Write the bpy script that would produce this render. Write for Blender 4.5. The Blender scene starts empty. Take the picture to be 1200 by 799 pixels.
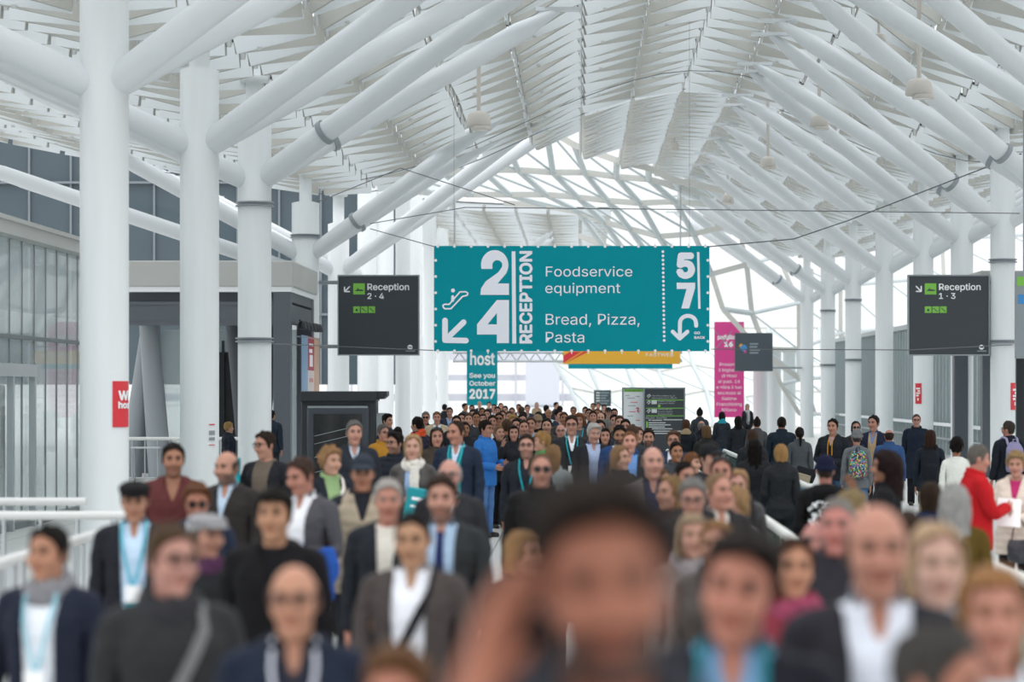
import bpy, bmesh, math, random
import numpy as np
from mathutils import Vector, Matrix

# ------------------------------------------------------------------ camera, sky, exposure
W_PX, H_PX, F_PX = 1200.0, 799.0, 2833.0     # 85 mm on a 36 mm wide frame
EYE = 2.22                                   # camera held up above the heads
VPX, HOR = 680.0, 456.0                      # where the +Y direction falls in the frame
scene = bpy.context.scene
COL = scene.collection
cam_data = bpy.data.cameras.new('camera')
cam_data.sensor_width = 36.0
cam_data.lens = F_PX / W_PX * 36.0
cam_data.shift_x = (W_PX / 2 - VPX) / W_PX
cam_data.shift_y = (HOR - H_PX / 2) / W_PX
cam_data.clip_end = 2000
cam_data.dof.use_dof = True
cam_data.dof.focus_distance = 48.0
cam_data.dof.aperture_fstop = 1.55
cam = bpy.data.objects.new('camera', cam_data)
COL.objects.link(cam)
cam.location = (0, 0, EYE)
cam.rotation_euler = (math.pi / 2, 0, 0)
scene.camera = cam

world = bpy.data.worlds.new('overcast_sky')
scene.world = world
world.use_nodes = True
wn = world.node_tree.nodes
# overcast sky: brighter overhead than at the horizon
_tc = wn.new('ShaderNodeTexCoord')
_sp = wn.new('ShaderNodeSeparateXYZ')
_mr = wn.new('ShaderNodeMapRange')
_mr.inputs['From Min'].default_value = 0.0
_mr.inputs['From Max'].default_value = 0.9
_mr.inputs['To Min'].default_value = 1.25
_mr.inputs['To Max'].default_value = 2.3
world.node_tree.links.new(_tc.outputs['Generated'], _sp.inputs['Vector'])
world.node_tree.links.new(_sp.outputs['Z'], _mr.inputs['Value'])
world.node_tree.links.new(_mr.outputs['Result'], wn['Background'].inputs['Strength'])
wn['Background'].inputs['Color'].default_value = (0.985, 0.992, 1.0, 1)
scene.view_settings.view_transform = 'Standard'
scene.view_settings.look = 'None'
scene.view_settings.exposure = -0.22
scene.view_settings.gamma = 1.0
scene.view_settings.use_curve_mapping = False
scene.cycles.max_bounces = 8
scene.cycles.diffuse_bounces = 5
scene.cycles.glossy_bounces = 3
scene.cycles.transparent_max_bounces = 16
scene.cycles.caustics_reflective = False
scene.cycles.caustics_refractive = False

# ------------------------------------------------------------------ small helpers
def lin(c):
    """sRGB hex or 0-255 tuple to linear"""
    if isinstance(c, str):
        c = c.lstrip('#')
        c = tuple(int(c[i:i + 2], 16) for i in (0, 2, 4))
    r = []
    for v in c[:3]:
        v /= 255.0
        r.append(v / 12.92 if v <= 0.04045 else ((v + 0.055) / 1.055) ** 2.4)
    return (r[0], r[1], r[2], 1.0)

def at(px, py, d):
    """the point at distance d in front of the camera seen at pixel (px, py)"""
    return Vector(((px - VPX) / F_PX * d, d, EYE - (py - HOR) / F_PX * d))

MATS = {}
def mat(name, color, rough=0.5, metal=0.0, spec=0.5, noise=0.0, nscale=6.0, stretch=(1, 1, 1), bump=0.0, bscale=40.0, emit=0.0):
    if name in MATS:
        return MATS[name]
    m = bpy.data.materials.new(name)
    m.use_nodes = True
    nt = m.node_tree
    b = nt.nodes['Principled BSDF']
    c = lin(color)
    b.inputs['Base Color'].default_value = c
    b.inputs['Roughness'].default_value = rough
    b.inputs['Metallic'].default_value = metal
    b.inputs['Specular IOR Level'].default_value = spec
    if emit:
        b.inputs['Emission Color'].default_value = c
        b.inputs['Emission Strength'].default_value = emit
    if noise or bump:
        tc = nt.nodes.new('ShaderNodeTexCoord')
        mp = nt.nodes.new('ShaderNodeMapping')
        mp.inputs['Scale'].default_value = stretch
        nt.links.new(tc.outputs['Object'], mp.inputs['Vector'])
    if noise:
        n = nt.nodes.new('ShaderNodeTexNoise')
        n.inputs['Scale'].default_value = nscale
        n.inputs['Detail'].default_value = 4
        nt.links.new(mp.outputs['Vector'], n.inputs['Vector'])
        mx = nt.nodes.new('ShaderNodeMix')
        mx.data_type = 'RGBA'
        mx.inputs['A'].default_value = tuple(max(0, v * (1 - noise)) for v in c[:3]) + (1,)
        mx.inputs['B'].default_value = tuple(min(1, v * (1 + noise)) for v in c[:3]) + (1,)
        nt.links.new(n.outputs['Fac'], mx.inputs['Factor'])
        nt.links.new(mx.outputs['Result'], b.inputs['Base Color'])
    if bump:
        n2 = nt.nodes.new('ShaderNodeTexNoise')
        n2.inputs['Scale'].default_value = bscale
        n2.inputs['Detail'].default_value = 3
        nt.links.new(mp.outputs['Vector'], n2.inputs['Vector'])
        bp = nt.nodes.new('ShaderNodeBump')
        bp.inputs['Strength'].default_value = bump
        bp.inputs['Distance'].default_value = 0.05
        nt.links.new(n2.outputs['Fac'], bp.inputs['Height'])
        nt.links.new(bp.outputs['Normal'], b.inputs['Normal'])
    MATS[name] = m
    return m

def glass(name, tint, clear=0.75, rough=0.02):
    """thin architectural pane: mostly see-through, a little mirror"""
    if name in MATS:
        return MATS[name]
    m = bpy.data.materials.new(name)
    m.use_nodes = True
    nt = m.node_tree
    nt.nodes.clear()
    out = nt.nodes.new('ShaderNodeOutputMaterial')
    tr = nt.nodes.new('ShaderNodeBsdfTransparent')
    tr.inputs['Color'].default_value = lin(tint)
    pb = nt.nodes.new('ShaderNodeBsdfPrincipled')
    pb.inputs['Base Color'].default_value = lin(tint)
    pb.inputs['Roughness'].default_value = rough
    mx = nt.nodes.new('ShaderNodeMixShader')
    mx.inputs[0].default_value = clear
    nt.links.new(pb.outputs[0], mx.inputs[1])
    nt.links.new(tr.outputs[0], mx.inputs[2])
    nt.links.new(mx.outputs[0], out.inputs[0])
    MATS[name] = m
    return m

def mesh_np(name, verts, faces, smooth=True):
    """mesh from an (n,3) array and an (m,4) or (m,3) array"""
    me = bpy.data.meshes.new(name)
    verts = np.asarray(verts, np.float32)
    faces = np.asarray(faces, np.int32)
    k = faces.shape[1]
    me.vertices.add(len(verts))
    me.vertices.foreach_set('co', verts.ravel())
    me.loops.add(faces.size)
    me.loops.foreach_set('vertex_index', faces.ravel())
    me.polygons.add(len(faces))
    me.polygons.foreach_set('loop_start', np.arange(0, faces.size, k, dtype=np.int32))
    me.polygons.foreach_set('use_smooth', np.full(len(faces), smooth))
    me.update(calc_edges=True)
    return me

class MB:
    """collects shapes of one mesh"""
    def __init__(s):
        s.v, s.f, s.sm, s.mi = [], [], [], []
        s.cur = 0
    def add(s, vs, fs, smooth=False):
        o = len(s.v)
        s.v += [tuple(v) for v in vs]
        for f in fs:
            s.f.append(tuple(i + o for i in f))
            s.sm.append(smooth)
            s.mi.append(s.cur)
    def box(s, x0, x1, y0, y1, z0, z1):
        vs = [(x, y, z) for z in (z0, z1) for y in (y0, y1) for x in (x0, x1)]
        s.add(vs, [(0, 2, 3, 1), (4, 5, 7, 6), (0, 1, 5, 4), (2, 6, 7, 3), (0, 4, 6, 2), (1, 3, 7, 5)])
        return s
    def bbox(s, x0, x1, y0, y1, z0, z1, b=0.01):
        """box with bevelled edges in the xz outline and softened front/back"""
        b = min(b, (x1 - x0) / 3, (z1 - z0) / 3, (y1 - y0) / 3)
        ring = lambda i, y: [(x0 + i, y, z0 + i + b), (x0 + i + b, y, z0 + i), (x1 - i - b, y, z0 + i), (x1 - i, y, z0 + i + b),
                             (x1 - i, y, z1 - i - b), (x1 - i - b, y, z1 - i), (x0 + i + b, y, z1 - i), (x0 + i, y, z1 - i - b)]
        vs = ring(b, y0) + ring(0, y0 + b) + ring(0, y1 - b) + ring(b, y1)
        fs = [tuple(range(7, -1, -1))[::-1], tuple(range(24, 32))[::-1]]
        for r in range(3):
            for k in range(8):
                a, c = r * 8 + k, r * 8 + (k + 1) % 8
                fs.append((a, a + 8, c + 8, c))
        s.add(vs, fs)
        return s
    def beam(s, a, b, w, h, up=(0, 0, 1)):
        """rectangular bar from a to b, w across, h along up"""
        a, b, up = Vector(a), Vector(b), Vector(up)
        t = (b - a).normalized()
        sd = t.cross(up)
        if sd.length < 1e-6:
            sd = t.cross(Vector((1, 0, 0)))
        sd.normalize()
        u = sd.cross(t).normalized()
        sd *= w / 2
        u *= h / 2
        vs = [p + i * sd + j * u for p in (a, b) for i, j in ((-1, -1), (1, -1), (1, 1), (-1, 1))]
        s.add(vs, [(0, 1, 2, 3), (7, 6, 5, 4), (0, 4, 5, 1), (1, 5, 6, 2), (2, 6, 7, 3), (3, 7, 4, 0)])
        return s
    def tube(s, pts, r, n=12, cap=True, r2=None):
        pts = [Vector(p) for p in pts]
        m = len(pts)
        rs = [r + ((r2 if r2 is not None else r) - r) * i / max(1, m - 1) for i in range(m)]
        vs = []
        for i, p in enumerate(pts):
            t = (pts[min(i + 1, m - 1)] - pts[max(i - 1, 0)]).normalized()
            ref = Vector((0, 0, 1)) if abs(t.z) < 0.9 else Vector((1, 0, 0))
            a = t.cross(ref).normalized()
            b = a.cross(t)
            for k in range(n):
                q = 2 * math.pi * k / n
                vs.append(p + rs[i] * (math.cos(q) * a + math.sin(q) * b))
        fs = [(i * n + k, i * n + (k + 1) % n, (i + 1) * n + (k + 1) % n, (i + 1) * n + k) for i in range(m - 1) for k in range(n)]
        s.add(vs, fs, True)
        if cap:
            s.add(vs[:n], [tuple(range(n))[::-1]])
            s.add(vs[-n:], [tuple(range(n))])
        return s
    def lathe(s, c, prof, n=24, cap=True):
        """profile [(r,z)] turned about the z axis at c"""
        vs = [(c[0] + r * math.cos(2 * math.pi * k / n), c[1] + r * math.sin(2 * math.pi * k / n), c[2] + z) for r, z in prof for k in range(n)]
        m = len(prof)
        s.add(vs, [(i * n + k, i * n + (k + 1) % n, (i + 1) * n + (k + 1) % n, (i + 1) * n + k) for i in range(m - 1) for k in range(n)], True)
        if cap:
            s.add(vs[:n], [tuple(range(n))[::-1]])
            s.add(vs[-n:], [tuple(range(n))])
        return s
    def quad(s, a, b, c, d):
        s.add([a, b, c, d], [(0, 1, 2, 3)])
        return s
    def prism(s, poly, y0, y1):
        """outline [(x,z)] counter-clockwise seen from -Y, given thickness y0..y1"""
        n = len(poly)
        vs = [(x, y0, z) for x, z in poly] + [(x, y1, z) for x, z in poly]
        s.add(vs, [tuple(range(n)), tuple(range(2 * n - 1, n - 1, -1))] + [(k, k + n, (k + 1) % n + n, (k + 1) % n) for k in range(n)])
        return s
    def build(s, name, m, parent=None, loc=None):
        me = bpy.data.meshes.new(name)
        me.from_pydata(s.v, [], s.f)
        me.polygons.foreach_set('use_smooth', s.sm)
        ms = m if isinstance(m, (list, tuple)) else [m]
        for q in ms:
            me.materials.append(q)
        if len(ms) > 1:
            me.polygons.foreach_set('material_index', s.mi)
        me.update()
        o = bpy.data.objects.new(name, me)
        COL.objects.link(o)
        if parent is not None:
            o.parent = parent
        if loc is not None:
            o.location = loc
        return o

def tag(o, label=None, cat=None, group=None, kind=None):
    for k, v in (('label', label), ('category', cat), ('group', group), ('kind', kind)):
        if v:
            o[k] = v
    return o

def thing(name, loc, label, cat, group=None, rz=0.0):
    o = bpy.data.objects.new(name, None)
    o.empty_display_size = 0.2
    COL.objects.link(o)
    o.location = loc
    o.rotation_euler = (0, 0, rz)
    return tag(o, label, cat, group)

FONT = None
try:      # the sans face that ships inside Blender; the built-in face is used where it is missing
    import os
    FONT = bpy.data.fonts.load(os.path.join(bpy.utils.resource_path('LOCAL'), 'datafiles', 'fonts', 'Inter.woff2'))
except Exception:
    FONT = None

def text_mesh(txt, bold=0.0, spacing=1.0, line=1.0, align='LEFT'):
    cu = bpy.data.curves.new('lettering', 'FONT')
    cu.body = txt
    if FONT:
        cu.font = FONT
    cu.align_x = align
    cu.space_character = spacing
    cu.space_line = line
    cu.extrude = 0.0
    cu.resolution_u = 4
    o = bpy.data.objects.new('lettering', cu)
    COL.objects.link(o)
    bpy.context.view_layer.update()
    dg = bpy.context.evaluated_depsgraph_get()
    me = bpy.data.meshes.new_from_object(o.evaluated_get(dg))
    bpy.data.objects.remove(o)
    bpy.data.curves.remove(cu)
    if bold:                         # heavier strokes: the outline repeated a hair's breadth around itself
        n = len(me.vertices)
        co = np.zeros(n * 3, np.float32)
        me.vertices.foreach_get('co', co)
        co = co.reshape(-1, 3)
        fs = [tuple(p.vertices) for p in me.polygons]
        V, Fc = [co], list(fs)
        for k in range(8):
            V.append(co + np.array([math.cos(k * math.pi / 4) * bold, math.sin(k * math.pi / 4) * bold, 0.0006 * (k + 1)], np.float32))
            Fc += [tuple(i + n * (k + 1) for i in f) for f in fs]
        bpy.data.meshes.remove(me)
        me = bpy.data.meshes.new('lettering')
        me.from_pydata(np.concatenate(V).tolist(), [], Fc)
        me.update()
    return me

def loose_faces(me):
    """glyph outlines overlap in one plane: give every face its own hair-thin depth"""
    co, fs = [], []
    np_ = max(1, len(me.polygons))
    for i, p in enumerate(me.polygons):
        o = len(co)
        for v in p.vertices:
            c = me.vertices[v].co
            co.append((c.x, c.y, 0.003 * i / np_))
        fs.append(tuple(range(o, o + len(p.vertices))))
    me.clear_geometry()
    me.from_pydata(co, [], fs)
    me.update()

def lettering(sign, txt, box, y, m, bold=0.0, line=1.0, align='LEFT', spacing=1.0, rot=0):
    """text filling box = (x0, x1, z0, z1) in the sign's own metres, raised at depth y; rot=90 reads upwards"""
    me = text_mesh(txt, bold, spacing, line, align)
    loose_faces(me)
    n = len(me.vertices)
    co = np.zeros(n * 3, np.float32)
    me.vertices.foreach_get('co', co)
    co = co.reshape(-1, 3)
    if rot == 90:
        co[:, :2] = np.stack([-co[:, 1], co[:, 0]], 1)
    lo, hi = co.min(0), co.max(0)
    u = (co[:, 0] - lo[0]) / max(1e-6, hi[0] - lo[0])
    v = (co[:, 1] - lo[1]) / max(1e-6, hi[1] - lo[1])
    out = np.stack([box[0] + u * (box[1] - box[0]), y - co[:, 2], box[2] + v * (box[3] - box[2])], 1).astype(np.float32)
    me.vertices.foreach_set('co', out.ravel())
    me.materials.clear()
    me.materials.append(m)
    me.update()
    o = bpy.data.objects.new('lettering', me)
    COL.objects.link(o)
    o.parent = sign
    return o
# ------------------------------------------------------------------ materials of the place
M_STEEL = mat('white_painted_steel', '#dbe0e2', 0.42, noise=0.05, nscale=1.5, stretch=(4, 4, 0.35))
M_BRACE = mat('white_painted_tube', '#d8dde1', 0.42, noise=0.05, nscale=1.2)
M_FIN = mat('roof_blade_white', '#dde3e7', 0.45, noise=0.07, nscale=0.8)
M_FIN_SHADED = mat('roof_blade_shaded', '#b3b3ae', 0.55, noise=0.12, nscale=0.8)  # greyer colour paints in the shade of blades facing another way
M_NODE = mat('galvanised_node', '#c6c9c9', 0.4, 0.3)
M_BEIGE = mat('lattice_beam', '#cfcfca', 0.5, noise=0.08, nscale=1.0)
M_LATT = mat('lattice_tube', '#c9d2d5', 0.45)
M_DARK = mat('anthracite_steel', '#565d65', 0.5)
M_DARKER = mat('near_black_metal', '#262b31', 0.45)
M_GREY = mat('grey_steel', '#8f979d', 0.45)
M_CONC = mat('fascia_panel', '#b4b6b4', 0.65, noise=0.06, nscale=0.9)
M_ALU = mat('brushed_aluminium', '#b9bfc3', 0.3, 0.7)
M_WHITE = mat('white_print', '#eef1f4', 0.6)
M_SIGNTXT = mat('sign_lettering_white', '#f2f4f6', 0.55)
M_TEAL = mat('teal_banner_cloth', '#0093a1', 0.7, 0.0, 0.15, noise=0.05, nscale=0.8, bump=0.25, bscale=1.6)
M_TEALPRINT = mat('teal_print', '#1192a0', 0.7, 0.0, 0.15)
M_SIGN = mat('sign_panel_charcoal', '#363d43', 0.45)
M_LIME = mat('lime_pictogram', '#7fc24c', 0.5)
M_RED = mat('red_notice', '#d8303c', 0.5)
M_PINK = mat('pink_banner_cloth', '#d8438f', 0.55)
M_YELLOW = mat('yellow_banner_cloth', '#e5ad33', 0.55)
M_CABLE = mat('steel_cable', '#5a5f63', 0.5)
M_LAMP = mat('lamp_shade_grey', '#c9c4be', 0.55)
M_LENS = mat('lamp_glass', '#e9e7e0', 0.25)
G_ROOF = glass('roof_pane', '#f6f9f9', 0.94)
G_CLEAR = glass('clear_pane', '#fafcfc', 0.96)
G_LEFT = glass('facade_pane', '#eaf0f1', 0.66)
G_DARK = glass('dark_facade_pane', '#6a7a84', 0.35, 0.05)
G_RAIL = glass('balustrade_pane', '#cfe3df', 0.7)

def floor_mat():
    m = mat('pale_stone_tiles', '#d5d6d4', 0.32, noise=0.04, nscale=0.7)
    nt = m.node_tree
    b = nt.nodes['Principled BSDF']
    src = b.inputs['Base Color'].links[0].from_socket
    tc = nt.nodes.new('ShaderNodeTexCoord')
    br = nt.nodes.new('ShaderNodeTexBrick')
    br.offset = 0.0
    br.inputs['Color1'].default_value = br.inputs['Color2'].default_value = (1, 1, 1, 1)
    br.inputs['Mortar'].default_value = (0.45, 0.46, 0.47, 1)
    br.inputs['Scale'].default_value = 1.0
    br.inputs['Mortar Size'].default_value = 0.012
    br.inputs['Brick Width'].default_value = 1.2
    br.inputs['Row Height'].default_value = 1.2
    nt.links.new(tc.outputs['Object'], br.inputs['Vector'])
    mx = nt.nodes.new('ShaderNodeMix')
    mx.data_type = 'RGBA'
    mx.blend_type = 'MULTIPLY'
    mx.inputs['Factor'].default_value = 1.0
    nt.links.new(src, mx.inputs['A'])
    nt.links.new(br.outputs['Color'], mx.inputs['B'])
    nt.links.new(mx.outputs['Result'], b.inputs['Base Color'])
    return m

tag(MB().quad((-130, -20, 0), (130, -20, 0), (130, 700, 0), (-130, 700, 0)).build('floor', floor_mat()), kind='structure')
tag(MB().box(-4, 4, -6, 4.6, 0.002, 0.30).build('floor_landing', mat('landing_stone', '#c9cac8', 0.5)), kind='structure')

# ------------------------------------------------------------------ the roof: a wave of white blades under glass
_rx = np.array([-30, -24, -18, -12, -6.7, -3.5, -0.4, 2.4, 4.6, 7.5, 10.5, 14, 19, 26, 32])
_rz = np.array([11.8, 11.2, 9.9, 8.7, 7.95, 8.8, 10.3, 11.25, 11.15, 9.8, 8.5, 9.0, 10.5, 11.6, 12.0])
_fx = np.linspace(-30, 32, 621)
_fz = np.interp(_fx, _rx, _rz)
_ker = np.exp(-0.5 * (np.arange(-30, 31) / 9.0) ** 2)
_fz = np.convolve(np.pad(_fz, 30, mode='edge'), _ker / _ker.sum(), mode='valid')
def roof_z(x):
    return float(np.interp(x, _fx, _fz)) + 0.30

def roof_section(name, xs, ys, keep, depth, node_r, gname, zf=None, diag=True, alt=True):
    fins, shaded, nodes, gl, gask = MB(), MB(), MB(), MB(), MB()
    zf = zf or roof_z
    P = lambda i, j: Vector((xs[i], ys[j], zf(xs[i]) + 0.05 * math.sin(ys[j] * 0.9 + i)))
    for i in range(len(xs) - 1):
        for j in range(len(ys)):
            if not keep(0.5 * (xs[i] + xs[i + 1]), ys[j]):
                continue
            a, b = P(i, j), P(i + 1, j)
            dn = Vector((0, 0, -depth / 2))
            g = (b - a) * 0.05
            fins.beam(a + dn + g, b + dn - g, 0.05, depth)
            if diag and j + 1 < len(ys) and keep(0.5 * (xs[i] + xs[i + 1]), ys[j + 1]):
                c = P(i + 1, j + 1) if i % 2 and alt else P(i, j + 1)
                e = a if i % 2 and alt else b
                g = (c - e) * 0.05
                shaded.beam(e + dn * 0.97 + g, c + dn * 0.97 - g, 0.05, depth * 0.97)
            nodes.lathe((a.x, a.y, a.z - depth * 0.72), [(node_r, 0), (node_r * 1.3, depth * 0.2), (node_r, depth * 0.7)], 6)
            gask.beam(a - Vector((0, 0, 0.03)), b - Vector((0, 0, 0.03)), 0.09, 0.05)
            if j % 3 == 0:
                m_ = a.lerp(b, 0.35) - Vector((0, 0, depth + 0.03))
                nodes.box(m_.x - 0.04, m_.x + 0.04, m_.y - 0.04, m_.y + 0.04, m_.z, m_.z + 0.05)
            if j + 1 < len(ys) and keep(0.5 * (xs[i] + xs[i + 1]), ys[j + 1]):
                up = Vector((0, 0, 0.04))
                gl.quad(a + up, b + up, P(i + 1, j + 1) + up, P(i, j + 1) + up)
    fo = tag(fins.build(name, M_FIN), kind='structure')
    tag(shaded.build(name + '_diagonals', M_FIN_SHADED, fo), kind='structure')
    tag(gask.build(name + '_gaskets', M_DARKER, fo), kind='structure')
    tag(nodes.build(name + '_nodes', M_NODE, fo), kind='structure')
    tag(gl.build(gname, G_ROOF, fo), kind='structure')

XS = [-22.5 + 1.5 * i for i in range(33)]
roof_section('ceiling', XS, [26 + 1.7 * j for j in range(27)], lambda x, y: True, 0.52, 0.04, 'ceiling_glazing')
roof_section('ceiling_far', XS, [71.2 + 1.05 * j for j in range(45)],
             lambda x, y: x > -1.3 + max(0, y - 72) * 0.15 and (y < 95 or x > 3.2 + (y - 95) * 0.12) and x < 21, 0.46, 0.035, 'ceiling_far_glazing', None, True, False)
roof_section('ceiling_end', XS, [113 + 1.7 * j for j in range(24)], lambda x, y: -12 < x < 1.6, 0.40, 0.04, 'ceiling_end_glazing', lambda x: 10.75 + 0.02 * x * x * 0.4)

# edge cables of the roof seam
seam = MB()
seam.tube([(x, 70.4, roof_z(x) - 0.5) for x in np.arange(-20, 22, 0.75)], 0.014, 6)
seam.tube([(x, 66.0, roof_z(x) - 0.55) for x in np.arange(-6, 12, 0.75)], 0.012, 6)
tag(seam.build('ceiling_seam', M_CABLE), kind='structure')

# glazed lattice that sweeps down behind the blades
def lattice(name, rows, ds, tube_r, beam, pane, diag=True, m_tube=None, sh=0, top=True):
    pts = [[at(px, py, ds[r][k] if isinstance(ds[r], (list, tuple)) else ds[r]) for k, (px, py) in enumerate(row)] for r, row in enumerate(rows)]
    mb, gl = MB(), MB()
    mb2 = MB()
    for r, row in enumerate(pts):
        for k in range(len(row) - 1 if r or top else 0):
            mb2.beam(row[k], row[k + 1], beam * 0.5, beam)
        if r + 1 < len(pts):
            nx = pts[r + 1]
            n = min(len(row), len(nx))
            for k in range(n - sh):
                mb.tube([row[k], nx[k + sh]], tube_r, 8)
                if k + 1 + sh < n:
                    if diag:
                        mb.tube([row[k], nx[k + 1 + sh]], tube_r * 0.4, 6)
                    gl.quad(row[k], row[k + 1], nx[k + 1 + sh], nx[k + sh])
    o = tag(mb2.build(name, M_BEIGE), kind='structure')
    tag(mb.build(name + '_tubes', m_tube or M_LATT, o), kind='structure')
    tag(gl.build(name + '_glazing', pane, o), kind='structure')

lattice('window_1', [
    [(480, 190), (535, 175), (590, 158), (640, 150), (673, 170), (723, 188), (760, 197), (790, 211), (818, 217), (850, 224)],
    [(470, 205), (520, 203), (565, 199), (607, 199), (648, 202), (685, 202), (722, 207), (760, 210), (795, 219), (835, 229)],
    [(460, 222), (505, 226), (552, 228), (597, 228), (640, 228), (677, 231), (712, 235), (750, 238), (791, 236), (838, 240)]],
    [94, 98, 102], 0.13, 0.24, G_CLEAR, True, None, 1)
lattice('window_8', [
    [(597, 228), (640, 228), (677, 231), (712, 235), (750, 238), (791, 236), (838, 240)],
    [(590, 238), (637, 241), (678, 248), (707, 260), (738, 268), (772, 277), (813, 274), (865, 262)]],
    [102, 106], 0.13, 0.24, G_CLEAR, True, None, 1, False)
lattice('window_9', [
    [(678, 248), (707, 260), (738, 268), (772, 277), (813, 274), (865, 262)],
    [(678, 276), (705, 286), (735, 298), (766, 308), (800, 321), (834, 321), (875, 310)]],
    [106, 111], 0.13, 0.24, G_CLEAR, True, None, 1, False)
lattice('window_2', [
    [(838, 240), (865, 262), (875, 310), (881, 367), (897, 409), (915, 450), (937, 485)],
    [(900, 228), (905, 250), (912, 300), (936, 355), (936, 409), (942, 444), (955, 485)],
    [(960, 220), (965, 250), (970, 290), (985, 335), (985, 390), (990, 440), (995, 485)],
    [(1030, 215), (1032, 245), (1036, 285), (1040, 330), (1042, 385), (1044, 440), (1046, 485)],
    [(1100, 212), (1102, 240), (1104, 280), (1106, 325), (1108, 380), (1110, 440), (1112, 485)],
    [(1180, 208), (1182, 236), (1184, 276), (1186, 320), (1188, 380), (1190, 440), (1192, 485)],
    [(1270, 205), (1272, 234), (1274, 272), (1276, 318), (1278, 380), (1280, 440), (1282, 485)]],
    [118, 121, 124, 127, 130, 133, 136], 0.10, 0.20, G_CLEAR)
lattice('window_3', [
    [(834, 321), (847, 362), (890, 410), (937, 444)],
    [(875, 310), (881, 367), (897, 409), (936, 410)]], [116, 117], 0.13, 0.24, G_CLEAR, False)
M_FROST = glass('frosted_lattice_pane', '#f1f4f2', 0.35, 0.6)
lattice('window_4', [
    [(628, 385), (672, 385), (716, 385), (760, 385), (804, 385), (850, 385), (900, 385), (960, 385)],
    [(650, 425), (690, 430), (732, 424), (772, 436), (812, 428), (856, 436), (905, 428), (965, 430)],
    [(668, 455), (704, 462), (744, 455), (786, 466), (828, 458), (872, 466), (916, 458), (970, 460)],
    [(686, 500), (720, 503), (758, 500), (798, 503), (838, 500), (882, 503), (926, 500), (975, 503)]],
    [150, 146, 142, 138], 0.13, 0.16, M_FROST)

# ------------------------------------------------------------------ columns with their slanting tubes
def steel_column(x, d, dia, z_att, label, inner=True, outer=True, bands=(), clamp=False, side=1, top_in=(-0.45, 9.9), pipe=0.17, low_outer=False, tall=0):
    root = thing('steel_column', (x, d, 0), label, 'column', 'white tree columns carrying the roof')
    r = dia / 2
    zt = tall or roof_z(x) - 0.35
    sh = MB()
    zs = zt - 0.1 if tall else min(zt - 0.6, z_att + 1.5)
    sh.lathe((0, 0, 0), [(r + 0.03, 0), (r + 0.03, 0.04), (r, 0.06), (r, zs), (pipe, zs + 0.05), (pipe, zt), (pipe + 0.1, zt), (pipe + 0.1, zt + 0.12)], 40)
    sh.build('shaft', M_STEEL, root)
    def brace(dx, dy, zt2, cl, za=None):
        b = MB()
        a, e = Vector((0, 0, za or z_att)), Vector((dx, dy, zt2))
        t = (e - a).normalized()
        b.tube([a + t * (r * 0.6), e - t * 1.0], 0.205, 20)
        b.tube([e - t * 1.0, e], 0.205, 20, True, 0.07)
        o = b.build('brace', M_BRACE, root)
        MB().box(dx - 0.45, dx + 0.45, dy - 0.12, dy + 0.12, zt2 - 0.02, zt2 + 0.05).build('end_plate', M_BRACE, o)
        if cl:
            p = a + t * 1.75
            MB().tube([p, p + t * 0.10], 0.245, 20).build('ring_clamp', M_GREY, o)
    if inner:
        for sy in (-2.6, 2.6):
            brace(top_in[0] - x, sy, top_in[1], clamp)
    if outer:
        ox = -5.6 if side < 0 else 5.6
        for sy in (-2.6, 2.6):
            brace(ox, sy, roof_z(x + ox) - 0.35, False)
        if low_outer:
            for sy in (-1.0, 1.6):
                brace(-9.0, sy, 8.35, False, 5.35)
    for zb in bands:
        MB().lathe((0, 0, zb), [(r, 0), (r + 0.045, 0.0), (r + 0.045, 0.025), (r + 0.01, 0.03), (r + 0.01, 0.06), (r + 0.045, 0.065), (r + 0.045, 0.09), (r, 0.09)], 32).build('ring_band', M_GREY, root)
    return root

_l = 'white steel tree column of the left row, '
for x, d, z, lab, bands, cl in [
    (-6.3, 32.0, 6.18, 'thickest and nearest, beside the glass facade and railing, with a red notice', (), False),
    (-6.3, 40.0, 6.18, 'second from the front, before the grey portal', (), False),
    (-6.25, 46.4, 6.17, 'third from the front, with two dark ring bands', (3.12, 5.72), True),
    (-7.5, 66.0, 5.8, 'fourth from the front, behind the dark portal post and poster', (6.35,), True),
    (-7.3, 73.0, 5.7, 'fifth, partly hidden by the dark Reception 2 4 sign', (), False),
    (-7.1, 80.5, 5.9, 'sixth, directly behind the Reception 2 4 sign', (), False),
    (-7.15, 88.5, 5.9, 'seventh, behind the right half of the Reception 2 4 sign', (), False),
    (-7.2, 98.0, 5.9, 'eighth, seen right of the Reception 2 4 sign', (), False),
    (-7.3, 107.0, 5.9, 'ninth, left of the teal banner', (), False),
    (-7.35, 118.0, 5.9, 'tenth, behind the left edge of the teal banner, with a small red notice', (), False),
    (-7.4, 130.0, 5.9, 'farthest, left of the teal 2017 banner', (), False)]:
    steel_column(x, d, 0.75 if d == 66 else 0.64, z, _l + lab, inner=(d < 75 or d > 125), outer=d < 85, bands=bands, clamp=cl, side=-1, top_in=(-1.4, 10.6) if d > 125 else (-0.4, 10.7) if d > 60 else (-0.45, 9.9), low_outer=d == 66, tall=(EYE + 262 * d / F_PX) if d > 80 else 0)
_r = 'white steel tree column of the right row, '
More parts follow.
